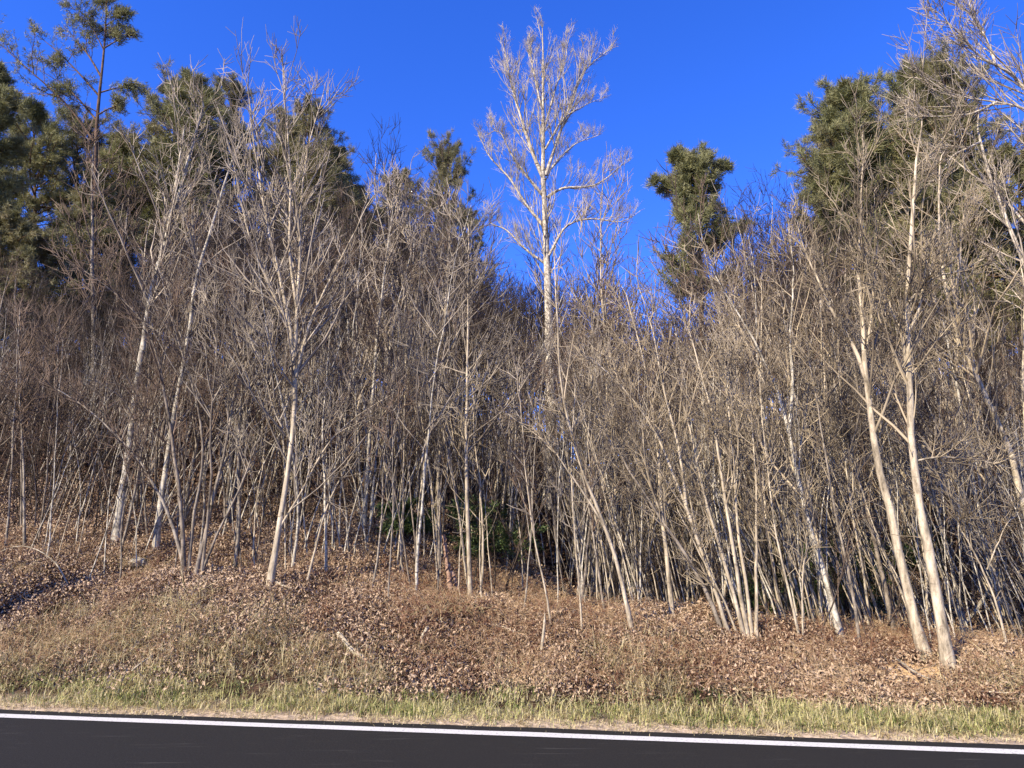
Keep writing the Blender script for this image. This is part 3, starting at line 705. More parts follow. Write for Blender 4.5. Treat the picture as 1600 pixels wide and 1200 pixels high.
def brush(nst, H, spread, mat, rmin=0.004, n1=7, ang=40, lean=0.25, n2=3):
    p = np.stack([rng.normal(0, spread, nst), rng.normal(0, spread, nst), np.zeros(nst) - .05], 1)
    d = np.stack([rng.normal(0, lean, nst), rng.normal(0, lean, nst), np.ones(nst)], 1); L = H * rng.uniform(.5, 1.1, nst)
    P = grow(p, d, L, 10, 0.03, 0.09); R = taper(np.full(nst, max(rmin * 1.6, H * 0.0035)), 10, 0.3); tb = Tubes(); tb.add(P, R, 4)
    q, dd_, l, r = kids(P, R, L, np.full(nst, n1), 0.2, 0.98, ang, 0.30, 0.01)
    P1 = grow(q, dd_, l, 5, 0.08, 0.13); R1 = taper(np.maximum(r * .6, rmin), 5, 0.5); tb.add(P1, R1, 3)
    if n2:
        q, dd_, l2_, r = kids(P1, R1, l, np.full(len(P1), n2), 0.15, 0.98, 45, 0.45, 0.01)
        tb.add(grow(q, dd_, np.maximum(l2_, .08), 4, 0.05, 0.15), taper(np.full(len(q), rmin * .8), 4, .6), 3)
    return tb.mesh('brush', mat)
def canes(n, spread, L, mat, r=0.003):
    p = np.stack([rng.normal(0, spread, n), rng.normal(0, spread, n), np.zeros(n)], 1)
    d = np.stack([rng.normal(0, .8, n), rng.normal(0, .8, n), np.ones(n)], 1)
    P = grow(p, d, L * rng.uniform(.5, 1.1, n), 7, 0.0, 0.16, sag=0.75); tb = Tubes(); tb.add(P, taper(np.full(n, r), 7, .5), 3)
    q, dd_, l, rr = kids(P, taper(np.full(n, r), 7, .5), np.full(n, L), np.full(n, 3), .2, .95, 50, .25, .01)
    tb.add(grow(q, dd_, l, 4, 0, .2), taper(np.full(len(q), r * .7), 4, .6), 3)
    return tb.mesh('canes', mat)

def off_streak(x, y, w=0.24):  # keeps tufts and brambles clear of the shadow streak so it reads dark
    a, b_ = SHADE_STREAK; ab = b_ - a; t = np.clip(((x - a[0]) * ab[0] + (y - a[1]) * ab[1]) / (ab @ ab), 0, 1)
    return np.hypot(x - a[0] - t * ab[0], y - a[1] - t * ab[1]) > w
def pts_sd(n, s0, s1, d0, d1, lift=0.0):
    s = rng.uniform(s0, s1, n); d = rng.uniform(d0, d1, n); x, y = xy(s, d); return s, d, x, y
def tilt(x, y):
    e = 0.08; gx = (height(x + e, y) - height(x - e, y)) / (2 * e); gy = (height(x, y + e) - height(x, y - e)) / (2 * e)
    return np.clip(gx, -.9, .9), np.clip(gy, -.9, .9)
def do_scatter(name, x, y, smin, smax, protos, label, align=True, lift=0.0, rj=0.0, hz=None):
    n = len(x); z = height(x, y) + lift; gx, gy = tilt(x, y)
    rz = rng.uniform(0, 6.28, n)
    rot = np.stack([np.arctan(gy) if align else rng.normal(0, rj, n), -np.arctan(gx) if align else rng.normal(0, rj, n), 0 * x], 1)
    # spin first about own axis: encode by picking random prototypes and spinning only when the ground is near level
    rot[:, 2] = rz * (0 if align else 1)
    s = rng.uniform(smin, smax, n); sv = np.stack([s, s, s if hz is None else s * hz], 1)
    if align: sv[:, 0] *= np.where(rng.random(n) < .5, -1, 1); 
    return scatter(name, np.stack([x, y, z], 1), rot, sv, rng.integers(0, len(protos), n), protos, label)

LP = [proto_obj('leaf_patch', leaf_cluster(70, 0.27, 0.0225, M['leaf'], 1.5, 0.10)) for _ in range(8)]
n = 15000; s, d, x, y = pts_sd(n, -15, 15, 0.95, 9)
keep = rng.random(n) < ss(d + 0.25 * fbm(x, y, 3, 2, 5), 0.9, 1.9)
keep &= ~(((x - CL[0]) ** 2 + ((y - CL[1]) * 1.0) ** 2 < 0.46 ** 2) & (rng.random(n) < .93))
do_scatter('leaf_litter', x[keep], y[keep], .8, 1.3, LP, 'brown fallen leaves covering the bank above the road', lift=0.005)
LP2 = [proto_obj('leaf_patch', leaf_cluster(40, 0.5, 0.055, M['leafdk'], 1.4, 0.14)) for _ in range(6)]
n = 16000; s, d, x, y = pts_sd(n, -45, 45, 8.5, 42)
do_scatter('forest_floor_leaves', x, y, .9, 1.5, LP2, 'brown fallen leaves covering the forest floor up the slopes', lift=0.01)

# grass along the shoulder, straw patches and brambles on the bank
GG = [proto_obj('grass_tuft', blades(30, 0.09, 0.03, 0.15, 0.0045, M['grassg'], 1.2)) for _ in range(4)] + [proto_obj('straw_tuft', blades(30, 0.10, 0.03, 0.18, 0.0045, M['grasss'], 1.8)) for _ in range(3)]
n = 9500; s, d, x, y = pts_sd(n, -16, 16, 0.42, 2.3)
wd = 1.02 + 0.30 * fbm(s, 0 * s, 0.9, 3, 21)
keep = (rng.random(n) < ss(d, 0.42, 0.7) * (0.30 + 0.7 * ss(fbm(x, y, 2.2, 3, 77), -.5, .2))) & (rng.random(n) < 1 - ss(d, wd - 0.1, wd + 0.6))
o = do_scatter('roadside_grass', x[keep], y[keep], .7, 1.25, GG, 'green and straw-coloured grass between the road and the bank', align=False, rj=0.12)
SG = [proto_obj('straw_tuft', blades(34, 0.11, 0.10, 0.34, 0.0035, M['grasss'], 1.3)) for _ in range(4)]
n = 9000; s, d, x, y = pts_sd(n, -16, 16, 1.3, 4.4)
f = fbm(x, y, 1.5, 3, 31); keep = ((f > 0.12 + 0.26 * (d - 1.3) + 0.25 * ss(s, -3, 0)) & (rng.random(n) < .85)) | (rng.random(n) < 0.04)
keep &= ((x - CL[0]) ** 2 + (y - CL[1]) ** 2 > .5 ** 2) & off_streak(x, y, .55)
keep &= ~((np.abs(s) < 4) & (d > 2.2) & (rng.random(n) < .8))
do_scatter('dry_grass', x[keep], y[keep], .6, 1.15, SG, 'pale dry grass tufts matted over the bank', align=False, rj=0.25)
DG = [proto_obj('dry_stubble', blades(26, 0.09, 0.02, 0.06, 0.004, M['grasss'], 1.5)) for _ in range(3)]
n = 3500; s, d, x, y = pts_sd(n, -16, 16, 0.26, 0.75); keep = rng.random(n) < ss(d, .2, .5) * .8
do_scatter('dead_clippings', x[keep], y[keep], .5, 1.2, DG, 'bleached dead grass lying on the gravel at the road edge', align=False, rj=0.1)
CN = [proto_obj('bramble_cane', canes(13, 0.16, 0.55, M['bramble'])) for _ in range(5)]
n = 6200; s, d, x, y = pts_sd(n, -15, 15, 1.5, 5.2); keep = rng.random(n) < 0.25 + 0.6 * ss(fbm(x, y, 1.1, 3, 41) + 0.06 * s, -.3, .6)
keep &= ((x - CL[0]) ** 2 + (y - CL[1]) ** 2 > .55 ** 2) & off_streak(x, y, .5)
do_scatter('bramble', x[keep], y[keep], .5, 1.1, CN, 'red-brown brambles and weed stalks tangled over the bank', align=False, rj=0.2)
# underbrush
ST = [proto_obj('stem_clump', brush(3, 7.0, 0.35, M[['cream', 'grey', 'birch'][k % 3]], 0.0060, 4, 30, .09, 1)) for k in range(6)]
BR = [proto_obj('brush_clump', brush(6, 2.6, 0.22, M[['twigb', 'twigd', 'twigd', 'twigd'][k % 4]], 0.0048, 7, 40, .22)) for k in range(8)]  # most clumps wear the twig colour with shade put into it
n = 950; s, d, x, y = pts_sd(n, -24, 24, 3.3, 24); keep = rng.random(n) < np.where(d < 5.5, 0.42, 0.95)
ub = 800 + FPX * x / y / 1.02; keep &= ~((ub > 140) & (ub < 480) & (rng.random(n) < .6)); keep &= ~((np.abs(ub - 860) < 22) & (rng.random(n) < .7))
do_scatter('underbrush', x[keep], y[keep], .5, 1.5, BR, 'dense bare underbrush of whips and saplings below the trees', align=False, rj=0.06)

n = 1150; s, d, x, y = pts_sd(n, -20, 20, 3.5, 15); us = 800 + FPX * x / y / 1.02
keep = rng.random(n) < np.interp(us, [-200, 150, 450, 560, 900, 1700], [.30, .16, .30, .55, .80, .8]); keep &= ~((np.abs(us - 860) < 38) & (rng.random(n) < .93))
x, y = x[keep], y[keep]; n = len(x); z = height(x, y); us = us[keep]
sc__ = np.minimum(rng.uniform(.5, 1.2, n), np.array([sky_h(a, b_, c_)[0] for a, b_, c_ in zip(x, y, z)]) * .8 / 7.7)
rot = np.stack([rng.normal(0, .05, n), rng.normal(0, .05, n) - .16 * ss(us, 850, 1200) + .06 * (1 - ss(us, 200, 600)), rng.uniform(-.5, .5, n)], 1)
scatter('stem_thicket', np.stack([x, y, z], 1), rot, np.stack([sc__ * .9, sc__ * .9, sc__], 1), rng.integers(0, len(ST), n), ST, 'close thicket of thin pale stems crowding the bank crest')
# the far wood behind
far = [proto_obj('far_tree', None) for _ in range(0)]
FW = []
for k in (1, 3, 5, 2, 4, 7, 9):
    tk, cr, H0, mt = PT[k]
    # one mesh: trunk + crown each with its own material, darkened to stand for depth shade
    a = np.empty(len(tk.vertices) * 3, np.float32); tk.vertices.foreach_get('co', a); c_ = np.empty(len(cr.vertices) * 3, np.float32); cr.vertices.foreach_get('co', c_)
    fa = np.empty(len(tk.loops), np.int32); tk.loops.foreach_get('vertex_index', fa); fc = np.empty(len(cr.loops), np.int32); cr.loops.foreach_get('vertex_index', fc)
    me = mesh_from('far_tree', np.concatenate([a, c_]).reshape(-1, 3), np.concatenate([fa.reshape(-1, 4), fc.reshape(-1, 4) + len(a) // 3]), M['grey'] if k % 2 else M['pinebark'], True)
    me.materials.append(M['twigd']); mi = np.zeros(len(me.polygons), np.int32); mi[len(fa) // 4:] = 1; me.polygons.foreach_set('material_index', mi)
    FW.append(proto_obj('far_tree', me))
n = 2100; yy = rng.uniform(20, 95, n); u = rng.uniform(-250, 1850, n); x = (u - 800) / FPX / 1.03 * yy; z = height(x, yy)
hs_ = np.array([sky_h(a, b_, c_)[0] for a, b_, c_ in zip(x, yy, z)]); Hm = np.minimum(rng.uniform(8, 17, n), hs_ * rng.uniform(.55, .98, n))
ctr = (u > 740) & (u < 1190); okc = ~((np.abs(u - 862) < 34) & (yy < YT + 2))
keep = (Hm > 3) & (rng.random(n) < np.where(yy < 45, 0.55, 0.8)) & ~(ctr & (rng.random(n) < 0.35)) & okc
x, yy, z, Hm = x[keep], yy[keep], z[keep], Hm[keep]; n = len(x)
sv = np.stack([Hm / 10 * rng.uniform(.9, 1.3, n), Hm / 10 * rng.uniform(.9, 1.3, n), Hm / 10], 1)
scatter('distant_woods', np.stack([x, yy, z], 1), np.stack([rng.normal(0, .06, n), rng.normal(0, .06, n), rng.uniform(0, 6.28, n)], 1), sv, rng.integers(0, len(FW), n), FW,
        'mass of bare grey-brown trees covering the slopes behind')

# ------------------------------------------------------------------ conifers
def needles(P, D, m, L, W, spread=0.8):
    """m blades at each point P heading roughly along D"""
    K = len(P); P = np.repeat(P, m, 0); D = np.repeat(D, m, 0)
    d = unit(D + rng.normal(0, spread, P.shape)); s = unit(np.cross(d, rng.normal(0, 1, P.shape)))
    l = (L * rng.uniform(.6, 1.2, len(P)))[:, None]; P = P + rng.normal(0, L * .25, P.shape)
    v = np.stack([P - s * W, P + s * W, P + d * l], 1); return v
def conifer(name, label, trunk, Y, wbase, crown_v, half, mat='needle', style='pine', whorls=16, per=5, phrase=None, limbs=None, blade=(0.34, 0.035), dens=1.0, prof=None, tuft=14, bark_='pinebark', spread=.8):
    pts = [at(u, v, Y) for u, v in trunk]; x0, y0 = pts[0][0], Y; z0 = float(height(x0, y0)); g = np.array([x0, y0, z0])
    base = np.array([[x0, y0, z0 - .2]]); pts = [base[0]] + [p for p in pts if p[2] > z0 + 1.5]
    P, L = resample(pts, 24); r0 = px2m(wbase, Y) / 2; R = r0 * (1 - 0.88 * np.linspace(0, 1, 24))
    root = link(name, None, loc=g); tag(root, label, 'tree')
    tk = Tubes(); tk.add(P, R, 8, 0.06); link('trunk', tk.mesh('trunk', M[bark_], g), root)
    tb = Tubes(); Bp, Bd = [], []
    hw = px2m(half, Y)
    zc = at(trunk[0][0], crown_v, Y)[2]; zt = P[-1, 2]
    def dress(P1, R1, L1):
        tb.add(P1, R1, 4)
        K = np.full(len(P1), 9)
        q, d, l, r = kids(P1, R1, L1, K, 0.2, 1.0, 42, 0.38, 0.012); d[:, 2] += 0.10; P2 = grow(q, unit(d), np.maximum(l, .4), 5, 0.06 if style == 'pine' else -0.05, 0.12)
        R2 = taper(np.maximum(r * .7, 0.010), 5, 0.5); tb.add(P2, R2, 3)
        for k in (2, 3, 4):
            Bp.append(P2[:, k]); Bd.append(unit(P2[:, k] - P2[:, k - 1]))
        Bp.append(P1[:, -1]); Bd.append(unit(P1[:, -1] - P1[:, -2])); Bp.append(P1[:, -2]); Bd.append(unit(P1[:, -1] - P1[:, -2]))
    if limbs:
        for (pl, w_) in limbs:
            lp = [at(u, v, Y) for u, v in pl]; A, LL = resample(lp, 10)
            A[:, 1] += np.linspace(0, 1, 10) * rng.uniform(-.25, .25) * LL
            dress(A[None], taper([px2m(w_, Y) / 2], 10, .2), np.array([LL]))
            # secondary limbs
            q, d, l, r = kids(A[None], taper([px2m(w_, Y) / 2], 10, .2), np.array([LL]), np.array([6]), .25, .9, 38, .4, .012)
            P2 = grow(q, d, l, 7, .08, .1); dress(P2, taper(np.maximum(r, .015), 7, .3), l)
    K = int(whorls * per)
    if K:
        zz = zc + (zt - zc) * np.sort(rng.uniform(0, 1, K)) ** 0.95
        i = np.searchsorted(P[:, 2], zz).clip(1, 23); fr = ((zz - P[i - 1, 2]) / (P[i, 2] - P[i - 1, 2] + 1e-6)).clip(0, 1)[:, None]
        q = P[i - 1] * (1 - fr) + P[i] * fr; t_ = (zz - zc) / (zt - zc)
        pf = prof or (lambda t: np.minimum(1, 0.5 + 1.4 * t) * (1 - t) ** 0.38 * (1.1 + 0.25 * np.sin(t * 17 + hw * 5)))
        ln = hw * pf(t_) * rng.uniform(.5, 1.25, K) + 0.35
        th = rng.uniform(0, 6.28, K); upa = (0.15 + 0.7 * t_) if style == 'pine' else (-0.05 + 0.5 * t_)
        d = np.stack([np.cos(th), np.sin(th), upa], 1)
        P1 = grow(q, unit(d), ln, 7, 0.06 if style == 'pine' else -0.06, 0.08); dress(P1, taper(np.maximum(ln * .014, .014), 7, .3), ln)
    link('limbs', tb.mesh('limbs', M[bark_], g), root)
    Bp = np.concatenate(Bp); Bd = np.concatenate(Bd); k = rng.random(len(Bp)) < dens; Bp, Bd = Bp[k], Bd[k]
    v = needles(Bp, Bd, tuft, blade[0], blade[1], spread)
    link('foliage', mesh_from('foliage', v.reshape(-1, 3) - g, np.arange(len(v) * 3).reshape(-1, 3), M[mat]), root)
    if phrase: LAND.append((trunk[0][0], Y, phrase))
    return root
conifer('pine_tree', 'open-crowned pine with long limbs reaching left, highest at top left',
        [(146, 520), (148, 380), (150, 200), (156, 140), (163, 80), (167, 0)], 36, 13, 60, 24, whorls=3, per=5, tuft=6, blade=(.24, .018), spread=1.0,
        limbs=[([(150, 225), (110, 165), (60, 125), (8, 78)], 5), ([(155, 150), (120, 110), (80, 70), (48, 45)], 4), ([(152, 190), (120, 150), (85, 120), (45, 95)], 4), ([(158, 120), (130, 75), (78, 15)], 4), ([(163, 80), (148, 45), (118, 20)], 3),
               ([(155, 145), (185, 132), (212, 130)], 3), ([(163, 75), (185, 60), (206, 52)], 3), ([(165, 40), (185, 30), (203, 26)], 2.5), ([(152, 180), (175, 170), (200, 168)], 3), ([(166, 20), (158, 0), (150, -8)], 2), ([(152, 175), (130, 165), (95, 150)], 3)])
CON = [
 # u, vtop, Y, crown_v, half px, mat, style, label
 (-8, 95, 38, 330, 42, 'needle', 'pine', 'dark pine cut off by the left edge of the photo'),
 (55, 158, 44, 400, 70, 'needle', 'pine', 'green pine below the open-crowned pine, second from the left edge'),
 (125, 172, 47, 420, 62, 'needleb', 'pine', 'bronze-green pine directly behind the open-crowned pine trunk'),
 (200, 205, 45, 430, 52, 'needle', 'pine', 'shorter pine filling the gap right of the open-crowned pine'),
 (272, 118, 46, 440, 66, 'needleb', 'pine', 'broad dark pine topping the left hill above the double birch'),
 (362, 124, 48, 460, 62, 'needleb', 'pine', 'dark pine beside the broad hilltop pine, left of the forked maple top'),
 (425, 200, 50, 470, 45, 'needle', 'pine', 'narrow pine behind the upper fork of the big maple'),
 (508, 200, 46, 450, 46, 'needle', 'pine', 'rounded pine right of the big maple top'),
 (572, 262, 54, 480, 42, 'needleb', 'pine', 'small olive pine right of the rounded pine'),
 (650, 208, 48, 520, 46, 'needleb', 'pine', 'pointed brownish pine left of the sky gap'),
 (700, 330, 56, 520, 36, 'needleb', 'pine', 'low dark pine at the left rim of the sky gap'),
 (318, 150, 45, 440, 60, 'needle', 'pine', 'green pine crown between the two dark hilltop pines'),
 (408, 165, 46, 440, 56, 'needleb', 'pine', 'pine crown showing behind the upper left fork of the maple'),
 (236, 180, 43, 440, 56, 'needle', 'pine', 'pine crown behind the top of the double birch'),
 (465, 235, 44, 450, 52, 'needleb', 'pine', 'low pine crown just left of the rounded pine'),
 (540, 240, 46, 470, 48, 'needle', 'pine', 'pine crown at the right shoulder of the rounded pine'),
 (1312, 190, 39, 430, 56, 'needleb', 'pine', 'bronze pine low between the domes of the broad right-hand pines'),
 (1440, 200, 38, 430, 66, 'needle', 'pine', 'green pine low behind the second thick cream trunk'),
 (1540, 130, 37, 420, 66, 'needleb', 'pine', 'pine filling the gap below the top right corner'),
 (20, 330, 33, 520, 80, 'needleb', 'hemlock', 'low spreading green conifer near the left edge'),
 (150, 300, 37, 520, 80, 'needleb', 'hemlock', 'drooping conifer under the open-crowned pine'),
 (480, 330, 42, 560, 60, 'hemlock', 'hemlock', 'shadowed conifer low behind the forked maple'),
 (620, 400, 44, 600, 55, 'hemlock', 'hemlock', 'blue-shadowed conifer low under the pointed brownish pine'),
 (1262, 165, 40, 430, 46, 'needle', 'pine', 'left dome of the broad pine group on the right'),
 (1325, 106, 38, 400, 72, 'needle', 'pine', 'highest broad pine of the right-hand group'),
 (1405, 118, 41, 420, 66, 'needle', 'pine', 'pine directly right of the highest broad pine'),
 (1475, 170, 43, 420, 50, 'needleb', 'pine', 'thin-crowned pine behind the white-limbed corner tree'),
 (1580, 40, 34, 330, 62, 'needleb', 'pine', 'tall conifer filling the top right corner'),
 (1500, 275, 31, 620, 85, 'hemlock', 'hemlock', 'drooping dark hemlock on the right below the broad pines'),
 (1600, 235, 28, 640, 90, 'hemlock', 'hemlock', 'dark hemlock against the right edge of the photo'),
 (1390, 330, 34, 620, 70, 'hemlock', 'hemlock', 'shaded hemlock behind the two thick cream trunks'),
 (1290, 370, 36, 600, 60, 'needleb', 'hemlock', 'olive conifer below the left dome of the right-hand pines'),
]
for (u, vt, Y, cv, hf, mt, stl, lab) in CON:
    pine = stl == 'pine'; vt = vt + 4
    CACHE = globals().setdefault('_cache', {}); lst = CACHE.setdefault((mt if pine else stl), [])
    hwm = px2m(hf * (1.45 if pine else 1.15), Y); b0 = at(u, 640, Y); zb = float(height(b0[0], Y)); Ht = at(u, vt, Y)[2] - zb
    if len(lst) >= 3:
        src, sH, sW = lst[int(rng.integers(0, len(lst)))]
        o = src.copy(); col.objects.link(o); o.location = (b0[0], Y, zb); k_ = hwm / sW * rng.uniform(.95, 1.1)
        o.scale = (k_, k_, Ht / sH); o.rotation_euler = (0, 0, rng.uniform(1, 5.5)); o['label'] = lab; o['group'] = 'evergreens on the ridge'
        for ch in list(src.children):
            c_ = ch.copy(); col.objects.link(c_); c_.parent = o
        continue
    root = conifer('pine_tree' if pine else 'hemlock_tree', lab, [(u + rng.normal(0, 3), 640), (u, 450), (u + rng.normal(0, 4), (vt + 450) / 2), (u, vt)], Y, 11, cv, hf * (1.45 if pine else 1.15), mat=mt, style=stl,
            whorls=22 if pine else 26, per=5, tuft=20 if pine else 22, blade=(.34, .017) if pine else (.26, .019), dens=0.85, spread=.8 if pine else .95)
    fo = [c_ for c_ in root.children if c_.name.startswith('foliage')][0]; zz_ = np.empty(len(fo.data.vertices) * 3, np.float32); fo.data.vertices.foreach_get('co', zz_)
    top_ = float(np.percentile(zz_[2::3], 99.9)); root.scale[2] = Ht / top_
    root['group'] = 'evergreens on the ridge'; lst.append((root, top_, hwm))
conifer('pine_tree', 'lone green pine with a tufted crown against the sky, right of centre',
        [(1098, 640), (1096, 450), (1092, 350), (1082, 250)], 40, 12, 470, 58, mat='needle', whorls=22, per=5, tuft=16, blade=(.34, .018),
        prof=lambda t: np.interp(t, [0, .2, .45, .6, .75, .88, 1], [1.05, 1.05, .85, .5, .72, .7, .3]),
        limbs=[([(1088, 330), (1060, 300), (1035, 285), (1020, 280)], 4), ([(1090, 330), (1110, 290), (1130, 268)], 3), ([(1086, 300), (1065, 265), (1055, 250)], 3), ([(1090, 400), (1130, 370), (1165, 350)], 4)], phrase=None)

# ------------------------------------------------------------------ small evergreens under the trees
def shrub(label, u, v, wpx, hpx, Y=None, mat='shrubleaf'):
    g = ground(u, v) if Y is None else np.array([at(u, v, Y)[0], Y, float(height(at(u, v, Y)[0], Y))])
    Wm = px2m(wpx, g[1]); Hm = px2m(hpx, g[1])
    root = link('evergreen_shrub', None, loc=g); tag(root, label, 'shrub')
    nst = 7; P = grow(np.zeros((nst, 3)) + rng.normal(0, .08, (nst, 3)) * [1, 1, 0], np.stack([rng.normal(0, .6, nst) * Wm / Hm, rng.normal(0, .5, nst), np.ones(nst)], 1), np.full(nst, Hm), 8, .02, .12)
    R = taper(np.full(nst, .012), 8, .3); tb = Tubes(); tb.add(P, R, 4); q, d, l, r = kids(P, R, np.full(nst, Hm), np.full(nst, 12), .15, 1, 55, .42, .01); d[:, 2] *= .5
    P1 = grow(q, unit(d), l, 5, -.02, .12); tb.add(P1, taper(np.full(len(P1), .005), 5, .5), 3)
    link('stems', tb.mesh('stems', M['pinebark']), root)
    bp = np.concatenate([P1[:, k] for k in (1, 2, 3, 4)]); bd = np.concatenate([unit(P1[:, k] - P1[:, k - 1]) for k in (1, 2, 3, 4)])
    v_ = needles(bp, bd, 12, .10, .011, .8)
    link('foliage', mesh_from('foliage', v_.reshape(-1, 3), np.arange(len(v_) * 3).reshape(-1, 3), M[mat]), root)
shrub('dark evergreen shrub right behind the tiered upright tree', 765, 935, 70, 110, 13.0)
shrub('low dark evergreen shrub left of the vine-wrapped stub', 640, 915, 60, 60, 13.5)
shrub('wide dark evergreen left of the leaning speckled trunk', 1215, 975, 120, 110, 13.0)
shrub('dark evergreen right behind the leaning speckled trunk', 1335, 975, 90, 120, 13.5)
shrub('green young hemlock between the fanning sheaf and speckled trunk', 1185, 930, 70, 130, 15.5, 'hemlock')
shrub('small dark evergreen behind the first thick cream trunk', 1445, 930, 60, 70, 15.0)
shrub('evergreen sprig low at the foot of the tall central sycamore', 800, 890, 50, 50, 17.0)

# ------------------------------------------------------------------ dead wood, stub, rocks
def log(name, label, pl, w0, w1, mat='deadwood', cat='branch', lift=0.03, side=()):
    pts = []
    for i, (u, v) in enumerate(pl):
        g = ground(u, v); pts.append(g + [0, 0, lift if not isinstance(lift, (list, tuple)) else lift[i]])
    Y = pts[0][1]; P, L = resample(pts, 10); o0 = P[0].copy(); R = np.linspace(px2m(w0, Y) / 2, px2m(w1, Y) / 2, 10)
    root = link(name, None, loc=o0); tag(root, label, cat)
    tb = Tubes(); tb.add(P, R, 7, 0.10); me = tb.mesh('wood', M[mat], o0); link('bark', me, root)
    # broken end faces
    for (c, dr, rr) in ((P[0], P[0] - P[1], R[0]), (P[-1], P[-1] - P[-2], R[-1])):
        dr = unit(dr); u_ = unit(np.cross(dr, [0, 0, 1.0])); v_ = np.cross(dr, u_); a = np.arange(7) * 2 * math.pi / 7
        ring = c + rr * .97 * (np.cos(a)[:, None] * u_ + np.sin(a)[:, None] * v_) ; tipc = c + dr * rr * .5
        link('broken_end', mesh_from('broken_end', np.concatenate([ring, tipc[None]]) - o0, np.array([[i, (i + 1) % 7, 7] for i in range(7)]), M['deadwood']), root)
    if side:
        tb = Tubes(); p, d, l, r = kids(P[None], R[None], np.array([L]), np.array([side]), .2, .95, 45, .4, .02); d[:, 2] = np.abs(d[:, 2]) * .5 + .1
        tb.add(grow(p, unit(d), l, 5, 0, .12), taper(np.maximum(r, .006), 5, .4), 4); link('twigs', tb.mesh('twigs', M[mat], o0), root)
    return root
log('fallen_log', 'bleached log lying slantwise on the bank, left of centre', [(528, 1006), (545, 1022), (562, 1036), (578, 1046)], 7, 9, lift=[.10, .08, .06, .05], side=2, cat='log')
log('wood_chunk', 'short pale chunk of wood standing out of the leaves below the centre trees', [(657, 1010), (662, 1002), (668, 995)], 7, 6, lift=[.03, .07, .10], cat='log')
log('fallen_branch', 'grey fallen branch at the crest right of the brush heap', [(768, 984), (790, 990), (820, 1002)], 6, 3, lift=.06, side=2)
log('fallen_branch', 'pale fallen branch low on the left bank with side twigs', [(243, 1026), (262, 1030), (275, 1031)], 4, 2, lift=.10, side=4)
log('fallen_branch', 'long thin stick slanting below the clay patch on the right', [(1400, 1040), (1440, 1070), (1492, 1086)], 4, 2, mat='grey', lift=.08, side=2)
log('fallen_branch', 'thin grey stick lying at the far right of the bank', [(1520, 1093), (1560, 1094), (1600, 1096)], 3, 2, lift=.07)
log('fallen_branch', 'leaning dead pole crossing behind the gully at the right edge', [(1500, 995), (1530, 985), (1570, 965)], 6, 4, lift=[.1, .3, .7], side=2)
log('fallen_branch', 'thin stick on the left bank pointing down to the grass', [(205, 1062), (222, 1048), (235, 1040)], 3, 1.5, lift=.10)
log('fallen_branch', 'broken dead limb lying at the base of the big forked maple', [(420, 915), (437, 925), (455, 933)], 5, 3, lift=.10, side=2)
def arch(label, pl, Y, w, mat='deadwood', cat='branch'):
    pts = [at(u, v, Y) for u, v in pl]; pts[0] = np.array([pts[0][0], Y, float(height(pts[0][0], Y)) - .03]) if pl[0][1] > 0 else pts[0]
    P, L = resample(pts, 14); o0 = P[0].copy(); root = link('fallen_branch', None, loc=o0); tag(root, label, cat); R = np.linspace(px2m(w, Y) / 2, .003, 14)
    tb = Tubes(); tb.add(P, R, 5); link('stem', tb.mesh('stem', M[mat], o0), root)
    tb = Tubes(); p, d, l, r = kids(P[None], R[None], np.array([L]), np.array([5]), .3, .95, 40, .2, .01); tb.add(grow(p, d, l, 4, .05, .15), taper(np.full(len(p), .003), 4, .5), 3); link('twigs', tb.mesh('twigs', M[mat], o0), root)
arch('pale stick arching over the leaves near the left edge', [(118, 902), (90, 880), (60, 858), (28, 850), (0, 862)], 11.6, 3)
arch('leaning dead stem slanting right between the maple and paired stems', [(440, 842), (470, 834), (500, 828), (535, 826)], 14.5, 4)

# vine-wrapped forked stub
G = ground(716, 940); YV = G[1]
root = link('vine_wrapped_stub', None, loc=G); tag(root, 'reddish shaggy vine-wrapped stub, forked low, beside the tiered upright tree', 'stump')
for pl, w0, w1 in [([(706, 942), (704, 915), (700, 890), (697, 862), (693, 835)], 9, 5), ([(720, 940), (716, 918), (708, 898), (700, 884)], 7, 6)]:
    P, L = resample([at(u, v, YV) for u, v in pl], 12); P[0, 2] -= .08
    tb = Tubes(); tb.add(P, np.linspace(px2m(w0, YV), px2m(w1, YV), 12) * .5 * (1 + .16 * np.sin(np.arange(12) * 2.4)), 8, .16); link('stem', tb.mesh('stem', M['vine'], G), root)
    # the vine coils round it
    n = 70; tt = np.linspace(0, 1, n); ctr = np.stack([np.interp(tt, np.linspace(0, 1, 12), P[:, k]) for k in range(3)], 1); r_ = np.interp(tt, [0, 1], [px2m(w0, YV) * .58, px2m(w1, YV) * .62])
    an = tt * 34; V_ = ctr + np.stack([np.cos(an) * r_, np.sin(an) * r_, 0 * an], 1)
    tb = Tubes(); tb.add(V_, np.full(n, .012), 5, .2); link('vine', tb.mesh('vine', M['vine'], G), root)
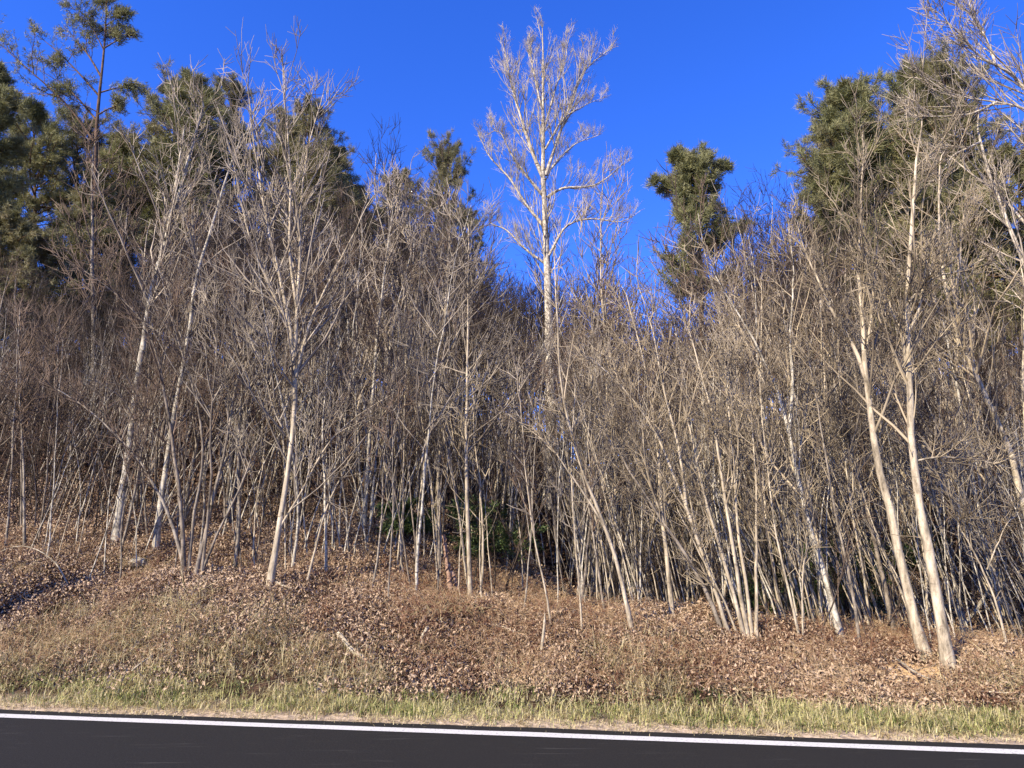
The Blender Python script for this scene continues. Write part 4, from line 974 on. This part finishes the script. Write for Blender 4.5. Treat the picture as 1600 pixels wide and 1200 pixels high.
# dead snag just outside the frame on the left; its shadow is the dark streak on the bank
q = SHADE_STREAK[1] - 3.35 * np.array([math.sin(rad(SUN_AZ)), math.cos(rad(SUN_AZ))]); gz = float(height(q[0], q[1])); hz_ = float(height(*SHADE_STREAK[1])) + 3.35 * math.tan(rad(SUN_EL)) - gz
root = link('dead_snag', None, loc=(q[0], q[1], gz)); tag(root, 'branchless dead snag by the road, just past the left edge', 'tree')
P, L = resample(np.array([[0, 0, -.1], [.03, 0, hz_ * .5], [.0, .02, hz_]]), 10); tb = Tubes(); tb.add(P, np.linspace(.19, .13, 10), 9, .08); link('trunk', tb.mesh('trunk', M['deadwood']), root)
tb = Tubes(); p, d, l, r = kids(P[None], np.linspace(.12, .07, 10)[None], np.array([L]), np.array([4]), .5, .95, 65, .12, .03); tb.add(grow(p, d, l, 4, .05, .1), taper(np.full(4, .02), 4, .5), 5); link('branch_stubs', tb.mesh('branch_stubs', M['deadwood']), root)
# tangled heap of pulled weeds on the brow of the bank
for lab, u, v, k in (('tan heap of tangled dead weeds on the brow, left of the vine-wrapped stub', 682, 958, 1.0), ('small straw-coloured weed heap on the right of the bank', 985, 1070, .55)):
    g = ground(u, v); root = link('weed_heap', None, loc=g); tag(root, lab, 'weed heap')
    tag(link('stalks', canes(int(150 * k), 0.24 * k, 0.50 * k, M['bramble'], 0.004), root), kind='stuff'); tag(link('straw', canes(int(130 * k), 0.26 * k, 0.42 * k, M['grasss'], 0.004), root), kind='stuff')
# splintered stubs
def stub(label, pl, w, mat='deadwood', Y=None):
    g = ground(*pl[0]) if Y is None else np.array([at(*pl[0], Y)[0], Y, float(height(at(*pl[0], Y)[0], Y))])
    Y = g[1]; pts = [at(u, v, Y) for u, v in pl]; pts[0] = g - [0, 0, .05]; P, L = resample(pts, 9); R = np.linspace(px2m(w, Y) * .55, px2m(w, Y) * .35, 9)
    root = link('broken_stump', None, loc=g); tag(root, label, 'stump'); tb = Tubes(); tb.add(P, R, 8, .12); link('trunk', tb.mesh('trunk', M[mat], g), root)
    tb = Tubes(); k = 6; a = np.arange(k) * 6.28 / k; q = P[-1] + R[-1] * .65 * np.stack([np.cos(a), np.sin(a), 0 * a], 1); q[:, 2] -= .02
    tb.add(grow(q, np.stack([0 * a, 0 * a, np.ones(k)], 1), rng.uniform(.04, .16, k), 3, 0, .08), taper(np.full(k, R[-1] * .5), 3, .1), 4); link('splinters', tb.mesh('splinters', M['deadwood'], g), root)
stub('short bleached broken stub standing alone on the bank below the sycamore', [(845, 1028), (847, 1005), (850, 985), (851, 968)], 5)
stub('broken tan stump at the right edge above the grass', [(1596, 1092), (1592, 1070), (1588, 1045)], 12, Y=8.9)
stub('thin broken stub left of the leaning dead stem, behind the maple', [(455, 915), (456, 885), (452, 855)], 4, Y=12.4)
# rocks
def rock(label, u, v, wpx, hpx):
    g = ground(u, v); bm_v = []; n = 10; m_ = 6
    th = np.linspace(0, 2 * math.pi, n, endpoint=False); V_ = []
    W = px2m(wpx, g[1]) / 2; Hh = px2m(hpx, g[1])
    for k in range(m_):
        ph = k / (m_ - 1) * math.pi / 2
        for a in th: V_.append((W * math.cos(ph) * math.cos(a) * rng.uniform(.85, 1.12), W * .7 * math.cos(ph) * math.sin(a) * rng.uniform(.85, 1.12), Hh * math.sin(ph) * rng.uniform(.9, 1.1) - .03))
    F_ = [(k * n + i, k * n + (i + 1) % n, (k + 1) * n + (i + 1) % n, (k + 1) * n + i) for k in range(m_ - 1) for i in range(n)]
    tag(link('rock', mesh_from('rock', np.array(V_), np.array(F_), ROCK), loc=g), label, 'rock')
ROCK = bark('pale_stone', (0.55, 0.52, 0.47), (0.40, 0.37, 0.33), (0.16, 0.14, 0.12), .4, 1.0, .1)
rock('flat pale rock lying below the slender birch', 215, 882, 34, 12)
rock('pale rock on the crest between the maple and the paired stems', 560, 926, 26, 10)
rock('small pale stone on the bank below the brush heap', 708, 1013, 12, 6)
rock('small pale stone in the leaves beside the maple clump', 342, 948, 14, 6)

tris = sum(sum(len(p.vertices) - 2 for p in o.data.polygons) if False else len(o.data.loops) - 2 * len(o.data.polygons) for o in {x.data: x for x in sc.objects if x.type == 'MESH'}.values())
print('TRIS', tris, 'OBJS', len(sc.objects))
